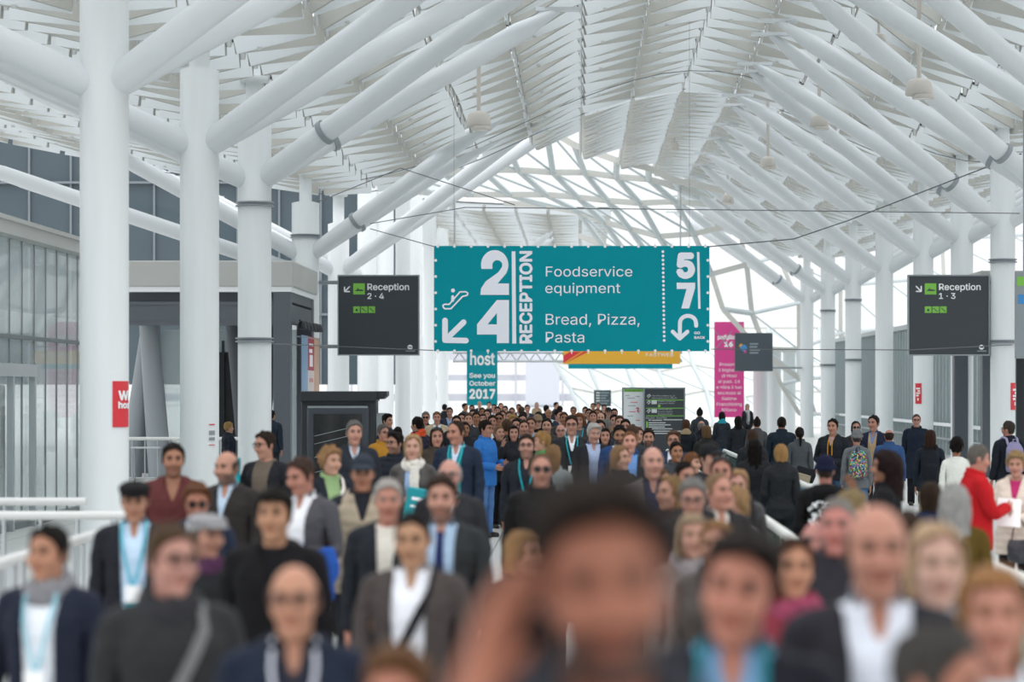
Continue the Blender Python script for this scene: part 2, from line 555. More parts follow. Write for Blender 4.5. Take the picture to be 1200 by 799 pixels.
for x, d, lab, bands, cl in [
    (10.45, 37.0, 'standing beyond the right frame edge, only its tubes seen crossing the top corner', (), False),
    (10.45, 45.0, 'beyond the right frame edge, its tubes crossing above the near pendant lamp', (), False),
    (10.45, 52.5, 'beyond the right frame edge, tubes with dark ring clamps at the right edge', (), True),
    (10.45, 59.8, 'at the right frame edge with a red notice', (3.35, 5.35), True),
    (10.5, 66.5, 'seen above the dark Reception 1 3 sign', (), False),
    (10.5, 74.0, 'left of the Reception 1 3 sign with a small red notice', (), False),
    (10.5, 83.5, 'third left of the Reception 1 3 sign, plain shaft', (), False),
    (10.5, 93.0, 'with two dark ring bands, right one of the banded pair', (3.3, 5.6), False),
    (10.5, 102.5, 'with two dark ring bands, left one of the banded pair', (3.2, 5.5), True),
    (10.5, 112.0, 'farthest of the long shafts, beside the glass lattice', (), True)]:
    steel_column(x, d, 0.61, 6.28, _r + lab, bands=bands, clamp=cl, side=1, top_in=(4.5, 10.6))

# short drums beyond the lattice on the right
for k, (px, w) in enumerate([(891, 17), (907, 17), (925, 15)]):
    d = 120 + 2 * k
    o = MB().lathe((0, 0, 0), [(w / 2 / F_PX * d, 0), (w / 2 / F_PX * d, 4.1), (w / 2 / F_PX * d + 0.08, 4.12), (w / 2 / F_PX * d + 0.08, 4.3)], 28).build('drum_column', M_STEEL, None, (at(px, 456, d).x, d, 0))
    tag(o, 'short white round pillar under the sloping lattice, %s of the three beside the pink banner' % ['first', 'second', 'third'][k], 'pillar', 'short pillars by the pink banner')

# ------------------------------------------------------------------ left side: glass facade, portal, dark building
wl = MB()
for k in range(38):
    y = 14.0 + 0.86 * k
    wl.box(-9.015, -8.985, y - 0.02, y + 0.02, 0, 4.60)
wl.box(-9.06, -8.92, 14, 46.2, 0, 0.12)
wl.box(-9.06, -8.92, 14, 46.2, 3.02, 3.08)
wall_l = tag(wl.build('wall_left', mat('mullion_grey', '#6a7276', 0.45)), kind='structure')
tag(MB().box(-9.25, -8.75, 14, 46.2, 4.60, 4.80).box(-9.3, -8.7, 14, 46.2, 4.80, 4.87).build('trim_1', M_CONC, wall_l), kind='structure')
tag(MB().box(-9.01, -8.99, 14, 46.2, 0.1, 4.60).build('window_5', G_LEFT, wall_l), kind='structure')
inn = MB().box(-14.2, -14.0, 10, 46, 0, 4.6)
tag(inn.build('wall_left_inner', mat('inner_wall_green_grey', '#eef1f0', 0.7), wall_l), kind='structure')
tag(MB().box(-9.6, -9.3, 10, 46, 3.05, 3.5).build('trim_2', mat('inner_slab_white', '#e4e8e8', 0.6), wall_l), kind='structure')
fur = MB()
for k in range(3):
    fur.bbox(-12.2, -10.2, 36 + 3.2 * k, 36.5 + 3.2 * k, 0.0, 2.3, 0.03)
tag(fur.build('wall_left_partitions', mat('dark_partition', '#4a4f55', 0.6), wall_l), kind='structure')
drf = MB()
for y in (34.6, 36.1, 37.7, 39.2):
    drf.box(-8.93, -8.83, y - 0.05, y + 0.05, 0, 2.45)
drf.box(-8.95, -8.8, 34.6, 39.2, 2.42, 2.62)
tag(drf.build('door_1', M_ALU, wall_l), kind='structure')

# dark office facade standing across behind the hall
wd = MB()
for k in range(25):
    x = -36 + 1.55 * k
    if x < -7.0:
        wd.box(x - 0.035, x + 0.035, 89.9, 90.05, 2.4, 14)
for z in (5.0, 9.9):
    wd.box(-36, -7.2, 89.8, 90.05, z - 0.04, z + 0.04)
wall_b = tag(wd.build('wall_back_left', mat('facade_mullion', '#868f96', 0.4)), kind='structure')
tag(MB().box(-36, -7.2, 90.02, 90.06, 2.4, 14).build('window_6', G_DARK, wall_b), kind='structure')
bi = MB().box(-36, -7.2, 94, 94.2, 2.4, 14)
for z in (5.9, 9.4, 13.0):
    bi.box(-36, -7.2, 90.2, 94, z - 0.15, z + 0.15)
tag(bi.build('wall_back_left_inner', mat('dim_interior', '#7a848c', 0.8), wall_b), kind='structure')
sc = MB()
for k, x in enumerate((-19.2, -15.5, -11.2, -9.0)):
    sc.tube([(x - 0.5, 91.2, 5.9), (x + 0.4, 91.2, 13)], 0.32, 14)
tag(sc.build('wall_back_left_struts', M_GREY, wall_b), kind='structure')

portal = thing('entrance_portal', (-9.2, 59, 0), 'grey entrance portal with concrete fascia and dark steel posts behind the left columns', 'portal')
MB().bbox(-2.3, 2.2, 0, 5.4, 4.72, 5.36, 0.03).build('fascia', M_CONC, portal)
MB().box(-2.25, 2.14, 0.05, 5.35, 4.60, 4.72).build('drip_edge', M_WHITE, portal)
bm_ = MB()
bm_.box(-2.2, 2.1, 0.1, 0.3, 3.85, 4.30).box(-2.2, 2.1, 0.08, 0.36, 3.78, 3.86).box(-2.2, 2.1, 0.08, 0.36, 4.28, 4.36).box(1.9, 2.1, 0.1, 5.3, 3.85, 4.30)
bm_.box(-2.2, 2.1, 0.5, 5.2, 4.36, 4.60)
bm_.build('beam', M_DARK, portal)
for x, y in ((1.90, 0.04), (1.90, 4.9), (-2.2, 4.9)):
    MB().bbox(x - 0.2, x + 0.22, y, y + 0.4, 0, 4.6, 0.02).build('post', M_DARK, portal)
for xa, xb, y in ((-1.55, -1.25, 1.2), (-1.55, -2.1, 1.6), (0.35, 0.75, 3.0), (1.25, 0.75, 3.4)):
    MB().tube([(xa, y, 3.9), (xb, y, 0)], 0.24, 16, True, 0.3).build('strut', M_GREY if xa < 0 else M_DARK, portal)
MB().box(-2.2, 2.0, 5.2, 5.26, 0, 3.8).build('back_glass', G_LEFT, portal)
MB().box(-0.9, 0.1, 4.8, 5.1, 0, 3.2).box(-0.6, -0.5, 4.7, 4.8, 0, 3.5).box(-0.25, -0.18, 4.7, 4.8, 0, 3.5).build('door_leaf', M_DARKER, portal)
lt = thing('spot_light_bar', (-7.0, 59.9, 3.85), 'row of small black spotlights clamped above the hanging poster', 'spotlight')
lm = MB()
lm.tube([(0.12, -0.6, 0.06), (0.12, 4.2, 0.06)], 0.025, 8)
lm.build('bar', M_DARKER, lt)
for k in range(6):
    MB().lathe((0.14, -0.3 + 0.75 * k, -0.14), [(0.10, 0), (0.12, 0.02), (0.09, 0.14), (0.05, 0.2)], 12).build('spot', M_DARKER, lt)

po = thing('hanging_poster', (-6.93, 60.1, 1.95), 'hanging poster with blue, crimson and skin tone stripes on the portal side', 'poster')
for k, (y0, y1, z0, z1, c) in enumerate([(0, 1.3, 0, 1.62, '#7f9fbf'), (1.3, 2.75, 0.75, 1.62, '#a8364a'), (1.3, 2.75, 0, 0.75, '#d9cfcb'), (2.75, 4.0, 0, 1.62, '#c9a58e')]):
    MB().box(-0.012, 0.012, y0, y1, z0, z1).build('printed_field', mat('poster_print_%s' % c.strip('#'), c, 0.6, noise=0.25, nscale=1.4), po)
MB().tube([(-0.16, 0.1, 1.58), (0.0, 0.1, 1.58), (0.0, 3.9, 1.58), (-0.16, 3.9, 1.58)], 0.02, 8).build('hanging_rail', M_GREY, po)
for z0, z1, y0, y1 in ((1.38, 1.44, 1.6, 2.5), (1.2, 1.3, 1.6, 2.3), (0.85, 1.15, 1.7, 2.4), (0.45, 0.55, 1.6, 2.5), (0.12, 0.2, 1.6, 2.5)):
    MB().box(0.012, 0.016, y0, y1, z0, z1).build('print_block', M_WHITE if z0 > 0.7 else mat('print_pale_red', '#c98f8f', 0.6), po)

# black media kiosk
kd = 48.5
k0 = at(352, 456, kd).x
kp = kd / F_PX
kiosk = thing('media_kiosk', (k0, kd, 0), 'black media kiosk with dark screen and projecting flat cap left of the crowd', 'kiosk')
KW = 88 * kp
MB().bbox(0, KW, 0.12, 0.7, 0, 2.0, 0.02).build('cabinet', M_DARKER, kiosk)
MB().bbox(-0.01, KW + 0.02, 0.0, 0.8, 1.98, 2.18, 0.015).build('cap', M_DARKER, kiosk)
MB().prism([(KW + 0.02, 2.02), (KW + 0.14, 2.02), (KW + 0.22, 2.09), (KW + 0.22, 2.18), (KW + 0.02, 2.18)], 0.1, 0.7).build('cap_visor', M_DARKER, kiosk)
MB().bbox(0.12, KW - 0.14, 0.05, 0.14, 0.1, 1.88, 0.04).build('screen_frame', mat('kiosk_frame', '#3d454e', 0.4), kiosk)
MB().box(0.14, KW - 0.16, 0.035, 0.06, 1.84, 1.885).build('frame_highlight_bar', M_GREY, kiosk)
scr = MB().box(0.26, KW - 0.28, 0.03, 0.05, 0.3, 1.72).build('screen', mat('kiosk_screen', '#15181b', 0.08), kiosk)
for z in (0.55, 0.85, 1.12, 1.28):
    MB().beam((0.28, 0.02, z), (KW - 0.3, 0.02, z + 0.22), 0.006, 0.012).build('screen_line', M_GREY, scr)  # slanting grey bars stand in for reflections in the dark pane
MB().bbox(KW + 0.0, KW + 0.2, 0.15, 0.5, 0, 1.74, 0.01).build('side_post', M_GREY, kiosk)
tagp = MB().bbox(KW + 0.06, KW + 0.28, 0.08, 0.13, 1.16, 1.31, 0.008).build('hazard_tag', mat('hazard_yellow', '#d9d23a', 0.5), kiosk)
MB().box(KW + 0.11, KW + 0.15, 0.07, 0.08, 1.17, 1.30).box(KW + 0.19, KW + 0.21, 0.07, 0.08, 1.17, 1.30).build('hazard_stripe', M_DARKER, tagp)

# railings on the left
def railing(name, p0, p1, label, h=1.05, step=0.34, m=None):
    root = thing(name, p0, label, 'railing')
    v = Vector(p1) - Vector(p0)
    L = v.length
    t = v.normalized()
    m = m or M_ALU
    MB().tube([(0, 0, h), v + Vector((0, 0, h))], 0.042, 14).build('handrail', mat('rail_pale_metal', '#d5d7d6', 0.35), root)
    MB().tube([Vector((0, 0, 0.12)), v + Vector((0, 0, 0.12))], 0.02, 8).build('bottom_rail', m, root)
    n = int(L / step)
    for k in range(n + 1):
        p = t * (k * step)
        (MB().box(p.x - 0.03, p.x + 0.03, p.y - 0.03, p.y + 0.03, 0, h - 0.03) if k % 4 == 0 else MB().box(p.x - 0.012, p.x + 0.012, p.y - 0.03, p.y + 0.03, 0.12, h - 0.03)).build('post' if k % 4 == 0 else 'baluster', m, root)
    return root
railing('guard_railing', (-3.9, 12.5, 0), (-3.9, 22.4, 0), 'pale guard railing with flat balusters running back along the lower left edge')
railing('guard_railing', (-8.4, 22.4, 0), (-3.95, 22.4, 0), 'pale cross railing with white handrail in front of the nearest column')
railing('guard_railing', (-8.7, 25.2, 0), (-5.15, 25.2, 0), 'second white cross railing just behind the front one, by the glass door', 1.05, 0.9)
railing('guard_railing', (-10.9, 57.2, 0), (-7.35, 57.2, 0), 'distant white railing in front of the grey portal', 1.05, 0.3)
ht = thing('high_table', (at(172, 456, 56.2).x, 56.2, 0), 'small grey high table behind the distant white railing', 'table')
MB().bbox(-0.34, 0.34, -0.2, 0.2, 0.84, 0.88, 0.01).build('table_top', M_ALU, ht)
for sx in (-0.28, 0.28):
    MB().tube([(sx, 0, 0), (sx, 0, 0.85)], 0.025, 8).build('leg', M_GREY, ht)

# ------------------------------------------------------------------ right side: glass wall, portal, travelator
wr = MB()
for k in range(62):
    y = 70 + 0.8 * k
    wr.box(12.42, 12.58, y - 0.03, y + 0.03, 0, 4.5)
wr.box(12.4, 12.6, 70, 120, 4.5, 4.68).box(12.42, 12.58, 70, 120, 0.5, 0.56).box(12.38, 12.5, 70, 120, 0.98, 1.06)
wall_r = tag(wr.build('wall_right', mat('right_mullion', '#a4adb0', 0.4)), kind='structure')
tag(MB().box(12.49, 12.51, 70, 120, 0, 4.5).build('window_7', G_LEFT, wall_r), kind='structure')
tag(MB().box(16, 16.2, 70, 120, 0, 4.6).build('wall_right_inner', mat('right_inner_wall', '#d5dcdc', 0.7), wall_r), kind='structure')
tag(MB().box(12.0, 12.12, 70, 112, 1.0, 1.1).build('trim_3', M_WHITE, wall_r), kind='structure')

pr = thing('entrance_portal', (12.2, 60.7, 0), 'dark steel entrance portal with pale fascia behind the Reception 1 3 sign', 'portal')
MB().bbox(-2.15, 2.6, 0.0, 5.3, 4.6, 5.2, 0.03).build('fascia', M_CONC, pr)
MB().box(-2.1, 2.55, 0.05, 5.25, 4.46, 4.6).build('drip_edge', M_WHITE, pr)
MB().box(-2.1, 2.5, 0.1, 0.35, 3.9, 4.46).box(-2.1, 2.5, 0.08, 0.4, 3.3, 3.38).box(-2.1, -1.9, 0.1, 5.2, 3.9, 4.46).build('beam', M_DARK, pr)
for x, y in ((-1.9, 0.04), (-1.9, 4.65), (2.3, 0.04), (2.3, 4.65)):
    MB().bbox(x - 0.19, x + 0.19, y, y + 0.38, 0, 4.46, 0.02).build('post', M_DARK, pr)
MB().box(-1.6, 2.2, 3.0, 3.04, 0, 3.9).build('glass_leaf', G_LEFT, pr)
MB().bbox(-0.72, -0.52, 2.85, 2.98, 0, 3.2, 0.01).build('door_stile', M_DARKER, pr)
MB().tube([(-1.1, 2.9, 2.35), (-1.1, 2.98, 2.35)], 0.15, 24).build('red_disc', M_RED, pr)

for sx, lab in ((1.73, 'glass balustrade with pale handrail on the crowd side of the moving walkway'), (2.85, 'glass balustrade with pale handrail on the far side of the moving walkway')):
    tv = thing('walkway_balustrade', (sx, 14, 0), lab, 'balustrade')
    MB().box(-0.008, 0.008, 0.4, 33.6, 0.12, 0.93).build('balustrade_glass', G_RAIL, tv)
    MB().tube([(0, 0.0, 0.55), (0, -0.16, 0.72), (0, -0.12, 0.92), (0, 0.15, 1.0), (0, 33.8, 1.0), (0, 34.1, 0.92), (0, 34.15, 0.72), (0, 34.0, 0.55)], 0.042, 12).build('handrail', mat('handrail_pale', '#dfe1dd', 0.35), tv)
    MB().bbox(-0.07, 0.07, 0, 34, 0.0, 0.13, 0.01).build('skirt', M_ALU, tv)
tag(MB().box(1.82, 2.76, 13.7, 48.3, 0.001, 0.006).build('floor_tread_belt', mat('tread_rubber', '#8d9092', 0.6)), kind='structure')

def bollard(px, py, d, label):
    p = at(px, py, d)
    root = thing('light_bollard', (p.x, d, 0), label, 'bollard', 'black bollards with white heads')
    h = p.z
    MB().lathe((0, 0, 0), [(0.10, 0), (0.10, 0.03), (0.075, 0.05), (0.075, h - 0.42), (0.085, h - 0.4), (0.085, h - 0.06)], 20).build('stem', mat('bollard_black', '#3a3d3f', 0.35), root)
    MB().lathe((0, 0, h - 0.06), [(0.105, 0), (0.115, 0.02), (0.10, 0.05), (0.05, 0.07)], 20).build('head', M_WHITE, root)
bollard(683, 533, 43.0, 'black bollard with white head in front of the tall lanyard man')
bollard(931, 533, 43.0, 'black bollard with white head behind the blonde woman seen from behind')
bollard(816, 534, 46.0, 'black bollard with white head beside the info board foot')

# ------------------------------------------------------------------ signs
class Sign:
    def __init__(s, name, px0, px1, py0, py1, d, label, cat, m, thick=0.05, group=None, panel='panel', frame=None):
        s.k = d / F_PX
        s.cx, s.by = 0.5 * (px0 + px1), py1
        base = at(s.cx, py1, d)
        s.root = thing(name, base, label, cat, group)
        s.x0, s.x1, s.z1 = s.X(px0), s.X(px1), s.Z(py0)
        s.panel = MB().bbox(s.x0, s.x1, 0, thick, 0, s.z1, 0.01).build(panel, m, s.root)
        if frame:
            f = MB()
            e = 0.035
            f.box(s.x0 - e, s.x0, -0.01, thick, -e, s.z1 + e).box(s.x1, s.x1 + e, -0.01, thick, -e, s.z1 + e)
            f.box(s.x0, s.x1, -0.01, thick, -e, 0).box(s.x0, s.x1, -0.01, thick, s.z1, s.z1 + e)
            f.build('frame', frame, s.root)
    def X(s, px):
        return (px - s.cx) * s.k
    def Z(s, py):
        return (s.by - py) * s.k
    def text(s, txt, px0, px1, py0, py1, m=None, **kw):
        return lettering(s.root, txt, (s.X(px0), s.X(px1), s.Z(py1), s.Z(py0)), -0.006, m or M_SIGNTXT, **kw)
    def bar(s, px0, px1, py0, py1, m, name='print_block', y=-0.006):
        return MB().box(s.X(px0), s.X(px1), y, 0.004, s.Z(py1), s.Z(py0)).build(name, m, s.root)
    def poly(s, pts, m, name='symbol', y=-0.008):
        return MB().prism([(s.X(a), s.Z(b)) for a, b in pts], y, 0.004).build(name, m, s.root)
    def stroke(s, pts, w, m, name='symbol', y=-0.006):
        """rounded pixel stroke of width w px"""
        mb = MB()
        s.n = getattr(s, 'n', 0) + 1
        y -= 0.004 * (s.n % 3)
        P = [(s.X(a), s.Z(b)) for a, b in pts]
        r = w * s.k / 2
        for i, (x, z) in enumerate(P):
            mb.prism([(x + r * math.cos(q * math.pi / 8), z + r * math.sin(q * math.pi / 8)) for q in range(16)], y - 0.0006 * i, 0.003)
            if i + 1 < len(P):
                x2, z2 = P[i + 1]
                L = math.hypot(x2 - x, z2 - z)
                nx, nz = -(z2 - z) / L * r, (x2 - x) / L * r
                mb.prism([(x - nx, z - nz), (x2 - nx, z2 - nz), (x2 + nx, z2 + nz), (x + nx, z + nz)], y - 0.0006 * i - 0.0003, 0.003)
        return mb.build(name, m, s.root)

def arc(cx, cy, rx, ry, a0, a1, n=14):
    return [(cx + rx * math.cos(math.radians(a0 + (a1 - a0) * i / n)), cy - ry * math.sin(math.radians(a0 + (a1 - a0) * i / n))) for i in range(n + 1)]

bn = Sign('hanging_banner', 508.5, 831.5, 288, 411.5, 57, 'large teal hanging banner directing to Foodservice equipment, Bread, Pizza, Pasta', 'banner', M_TEAL, 0.03)
MN = mat('banner_white_print', '#f3f5ff', 0.65)
# heavy numerals drawn as outlines (pixel frame of the banner)
def big_two(x0, x1, y0, y1):
    w, h = x1 - x0, y1 - y0
    u = lambda a, b: (x0 + a * w, y0 + b * h)
    outer = [u(0.02, 0.42)] + [u(0.50 + 0.48 * math.cos(math.radians(t)), 0.33 - 0.33 * math.sin(math.radians(t))) for t in range(195, -31, -12)]
    inner = [u(0.42 + 0.0, 0.42)] + [u(0.59 + 0.175 * math.cos(math.radians(t)), 0.335 - 0.11 * math.sin(math.radians(t))) for t in range(180, -41, -14)]
    return [u(1.0, 0.03)] and (outer + [u(0.90, 0.52), u(0.60, 0.745), u(1.0, 0.745), u(1.0, 1.0), u(0.0, 1.0), u(0.02, 0.86), u(0.18, 0.70)] + [u(0.62, 0.50)] + inner[::-1])
bn.poly(big_two(563, 596.5, 293, 345.5)[::-1], MN, 'numeral')
def four_parts(x0, x1, y0, y1):
    w, h = x1 - x0, y1 - y0
    u = lambda a, b: (bn.X(x0 + a * w), bn.Z(y0 + b * h))
    mb = MB()
    mb.prism([u(0.62, 1.0), u(1.0, 1.0), u(1.0, 0.0), u(0.62, 0.0)], -0.008, 0.003)
    mb.prism([u(0.0, 0.80), u(0.62, 0.80), u(0.62, 0.565), u(0.0, 0.565)], -0.008, 0.003)
    mb.prism([u(0.0, 0.565), u(0.33, 0.565), u(0.62, 0.30), u(0.62, 0.0)], -0.008, 0.003)
    return mb.build('numeral', MN, bn.root)
four_parts(559, 596.5, 351.5, 402)
bn.poly([(600.3, 402.5), (605, 402.5), (604, 294.5), (599.6, 294.5)], MN, 'divider_bar')
lettering(bn.root, 'RECEPTION', (bn.X(608.5), bn.X(624), bn.Z(402.5), bn.Z(294)), -0.006, MN, bold=0.03, rot=90)
bn.text('Foodservice\nequipment', 639, 741, 312, 346.5, MN, line=0.86)
bn.text('Bread, Pizza,\nPasta', 639.5, 749.5, 367.5, 401.5, MN, line=0.86)
bn.stroke([(519.5, 359.5), (519, 358), (521, 356.5), (526.5, 356.5), (539, 342), (546, 341.8), (548.3, 343.6), (547.5, 346), (542, 347.3), (528.5, 361.6), (521.5, 361.8), (519.5, 360)], 1.7, MN)
bn.stroke([(530.5, 347.5), (530.5, 352)], 3.4, MN)
bn.stroke([(530.8, 340.3), (530.9, 340.4)], 4.6, MN)
for pts in ([(521.5, 375.5), (521.5, 398.5)], [(521.5, 398.5), (546, 399)], [(523.5, 396.8), (543.3, 377.5)]):
    bn.stroke(pts, 6.6, MN, 'arrow')
for k in range(22):
    bn.stroke([(776.8 + 0.075 * k, 294.8 + 4.95 * k), (776.82 + 0.075 * k, 294.85 + 4.95 * k)], 3.2, MN, 'dot')
tag(bn.text('5', 792.5, 814.5, 295.8, 326.8, MN, bold=0.05), 'heavy numeral')
bn.poly([(793, 331.2), (814.6, 331.2), (814.6, 337.5), (807.5, 361.4), (798.4, 361.4), (804.5, 338.6), (793, 338.6)][::-1], MN, 'numeral')
bn.poly([(818.2, 361.8), (820.9, 361.8), (819.6, 295.4), (816.7, 295.4)], MN, 'divider_bar')
bn.stroke([(796.6, 396)] + arc(806.2, 378.4, 9.4, 8.4, 180, 0, 12)[0:] + [(815.8, 381.6)], 4.6, MN, 'arrow')
for pts in ([(788.4, 388.6), (796.6, 396.6)], [(796.6, 396.6), (805.6, 388.6)]):
    bn.stroke(pts, 4.6, MN, 'arrow')
bn.text('GO\nBACK', 813.4, 826.4, 388.4, 397, MN, bold=0.03, line=0.95)
for k in range(17):
    for py in (288.6, 411):
        px = 513 + 19.6 * k
        o = MB().tube([(bn.X(px), -0.012, bn.Z(py)), (bn.X(px), 0.0, bn.Z(py))], 0.035, 10)
        o.box(bn.X(px) - 0.012, bn.X(px) + 0.012, -0.004, 0.012, min(bn.Z(py), bn.Z(py) + (0.07 if py < 300 else -0.07)), max(bn.Z(py), bn.Z(py) + (0.07 if py < 300 else -0.07)))
        o.build('grommet_tie', M_WHITE, bn.root)
for k in range(6):
    for px in (510.5, 829.5):
        MB().tube([(bn.X(px), -0.012, bn.Z(305 + 19 * k)), (bn.X(px), 0.0, bn.Z(305 + 19 * k))], 0.035, 10).build('grommet_tie', M_WHITE, bn.root)

for px in (532, 808):
    MB().tube([(bn.X(px), 0.015, bn.z1), (bn.X(px), 0.015, roof_z(at(px, 288, 57).x) - bn.root.location.z)], 0.004, 6).build('hanger_wire', M_CABLE, bn.root)

def reception_sign(px0, dx, d, nums, arrow_right, label):
    s = Sign('hanging_sign', px0, px0 + 93, 323.5, 415, d, label, 'sign', M_SIGN, 0.14, None, 'panel', M_GREY)
    o = px0 - 397 + dx
    s.text('Reception', 430.5 + o, 479.5 + o, 332, 342, bold=0.015)
    s.text(nums, 430.5 + o, 450 + o, 343.3, 350.3, bold=0.015)
    a = s.bar(414 + o, 427.5 + o, 332, 345, M_LIME, 'pictogram')
    s.poly([(416.5 + o, 341), (416.5 + o, 339.8), (418.5 + o, 339.3), (419.2 + o, 336.8), (420.3 + o, 338.8), (425.8 + o, 339.6), (425.8 + o, 341)][::-1], M_SIGN, 'symbol')
    for k in range(3):
        s.bar(414 + o + 8.9 * k, 421.8 + o + 8.9 * k, 359, 366.6, M_LIME, 'pictogram')
    s.poly([(416.8 + o, 364.6), (419.2 + o, 364.6), (419.2 + o, 362), (416.8 + o, 362)], M_SIGN, 'symbol')
    s.stroke([(424 + o, 361.5), (426 + o, 362), (427 + o, 364), (429 + o, 364.5)], 0.8, M_SIGN, 'symbol')
    s.stroke([(433.5 + o, 361), (438 + o, 365)], 0.8, M_SIGN, 'symbol')
    if arrow_right:
        for pts in ([(404 + o, 335.5), (409.5 + o, 341.2)], [(409.8 + o, 335.6), (409.8 + o, 341.4)], [(404.2 + o, 341.4), (409.8 + o, 341.4)]):
            s.stroke(pts, 1.5, M_SIGNTXT, 'arrow')
    else:
        for pts in ([(409.5 + o, 336), (404 + o, 341.4)], [(403.8 + o, 336.5), (403.8 + o, 341.6)], [(403.8 + o, 341.6), (409.5 + o, 341.6)]):
            s.stroke(pts, 1.5, M_SIGNTXT, 'arrow')
    s.stroke([(480.5 + o, 406.8), (480.51 + o, 406.8)], 5.8, M_SIGNTXT, 'emblem')
    s.bar(478.6 + o, 482.6 + o, 406.2, 407.4, M_SIGN, 'emblem_band', -0.009)
    s.bar(475.5 + o, 486.5 + o, 410.6, 411.8, M_GREY, 'emblem_caption')
    return s
s1 = reception_sign(397, 0, 65.9, '2 · 4', False, 'dark hanging sign reading Reception 2 4 left of the teal banner')
s2 = reception_sign(1065.5, 1.2, 59.75, '1 · 3', True, 'dark hanging sign reading Reception 1 3 at the right')
for s, pa, pb in ((s1, 366, 397), (s2, 1158.5, 1186)):
    for py in (331, 406):
        arm = MB()
        arm.box(s.X(pa), s.X(pb), 0.03, 0.11, s.Z(py + 2), s.Z(py - 2.2))
        arm.box(s.X(pa), s.X(pb), 0.02, 0.12, s.Z(py + 0.3), s.Z(py - 0.5))
        arm.build('bracket_arm', M_GREY, s.root)

ts = Sign('hanging_banner', 547, 583, 408, 475, 97.3, 'narrow teal vertical banner reading See you October 2017', 'banner', M_TEALPRINT, 0.03)
ts.text('host', 551, 580, 413, 428, bold=0.02)
ts.text('See you\nOctober', 550, 580.5, 437, 452, bold=0.02, line=0.9)
ts.text('2017', 550, 580.5, 455.5, 467.5, bold=0.035)
ys = Sign('hanging_banner', 660, 797, 411, 426.5, 97.3, 'long yellow banner with red swoosh below the teal banner', 'banner', M_YELLOW, 0.08)
ys.poly([(660, 425.5), (681, 412), (668, 412), (660, 417)], M_RED, 'swoosh')
ys.poly([(662, 426), (690, 411.6), (684.5, 411.6)][::-1], M_RED, 'swoosh')
ys.text('FASTWEB', 757, 789, 413.5, 417.5, M_WHITE)
us = Sign('hanging_banner', 666, 788, 426.5, 432, 97.3, 'teal strip banner hanging under the yellow banner', 'banner', M_TEALPRINT, 0.06)
for s_, xs_ in ((ts, (552, 565, 578)), (ys, (680, 730, 780)), ):
    for px in xs_:
        MB().box(s_.X(px) - 0.04, s_.X(px) + 0.04, 0.02 if s_ is ts else 0.07 if s_ is ys else 0.05, 0.2, s_.z1 * (0.66 if s_ is ts else 0.2), s_.z1 * 0.98).build('clip', M_GREY, s_.root)
ps = Sign('hanging_banner', 837, 872, 377, 489, 118, 'tall pink vertical banner about padiglione 16', 'banner', M_PINK, 0.03)
ps.text('padiglione', 841, 866, 392, 399, bold=0.03)
ps.text('16', 848.5, 859, 400, 406.5, bold=0.05)
ps.text('Presenta\nil biglietto\ndi Host\nal pad. 16\ne ritira il tuo\naccesso al\nSalone\nFranchising\nMilano', 839.5, 869.5, 425, 482, align='CENTER', line=0.95)
for pts in ([(838, 388), (858, 409)], [(838, 409), (858, 388)]):
    ps.stroke(pts, 0.7, M_GREY, 'truss_tie')
ds_ = Sign('hanging_sign', 861, 905.5, 390, 435, 111.7, 'dark grey hanging sign with small coloured emblem beside the pink banner', 'sign', mat('slate_sign', '#49535b', 0.5), 0.12)
ds_.stroke([(868.5, 405), (868.6, 405)], 4.5, M_YELLOW, 'emblem')
ds_.stroke([(871.5, 407.5), (871.6, 407.5)], 7.5, mat('emblem_blue', '#3f8fd0', 0.5), 'emblem', -0.008)
ds_.stroke([(873, 412), (873.1, 412)], 3.0, M_PINK, 'emblem', -0.009)
for k, (w, y) in enumerate(((10, 402), (9, 405.5), (12, 409), (10, 412.5))):
    ds_.bar(878.5, 878.5 + w, y, y + 1.8, mat('print_dim', '#8f9aa3', 0.6), 'print_line')
MB().box(ds_.X(905), ds_.X(940), 0.02, 0.1, ds_.Z(432), ds_.Z(430)).build('bracket_arm', M_GREY, ds_.root)

ib = Sign('info_board', 755.5, 801.5, 455.5, 540, 62, 'black freestanding information board listing offices and services', 'information board', M_SIGN, 0.12, None, 'panel', M_GREY)
TX = mat('board_text', '#cfd4d6', 0.6)
ib.text('Uffici Fiera Milano S.p.A.\nFiera Milano S.p.A. offices', 763.5, 793, 463, 467.3, TX)
ib.text('Centro Congressi\nCongress Centre', 771, 791, 469.5, 473.5, TX)
ib.text('Centro Servizi\nService Centre\nBusiness Point', 771, 788.5, 479, 485.8, TX)
ib.text('Piano terra - Ground Floor', 757, 781.5, 488.5, 490.5, TX)
for y in (468.2, 477.8, 486.8):
    ib.bar(757, 801, y, y + 0.9, M_LIME, 'green_rule')
for y in (462, 469.5, 479.5):
    ib.stroke([(758.2, y + 2.4), (760.6, y), (762.2, y + 1.4), (759.6, y + 4)], 0.9, TX, 'arrow')
for y in (469, 479.2):
    ib.bar(763.5, 769.8, y, y + 4.4, TX, 'pictogram')
ib.bar(771, 774, 474, 477, M_LIME, 'pictogram')
for k, (x, w, y) in enumerate([(760, 3, 491.6), (764, 12, 491.8), (777.5, 22, 491.2), (760, 20, 494.8), (760, 26, 497.2), (760, 19, 499.7), (764, 24, 501.8), (766, 34, 504.6), (767, 22, 507.2), (786, 10, 509.8), (786, 14, 512.6), (787, 9, 515.4), (786, 8, 518.2), (786, 6, 521)]):
    ib.bar(x, x + w, y, y + 1.1, TX, 'text_line')
ib.bar(757.2, 759.2, 493.8, 501, M_LIME, 'pictogram')
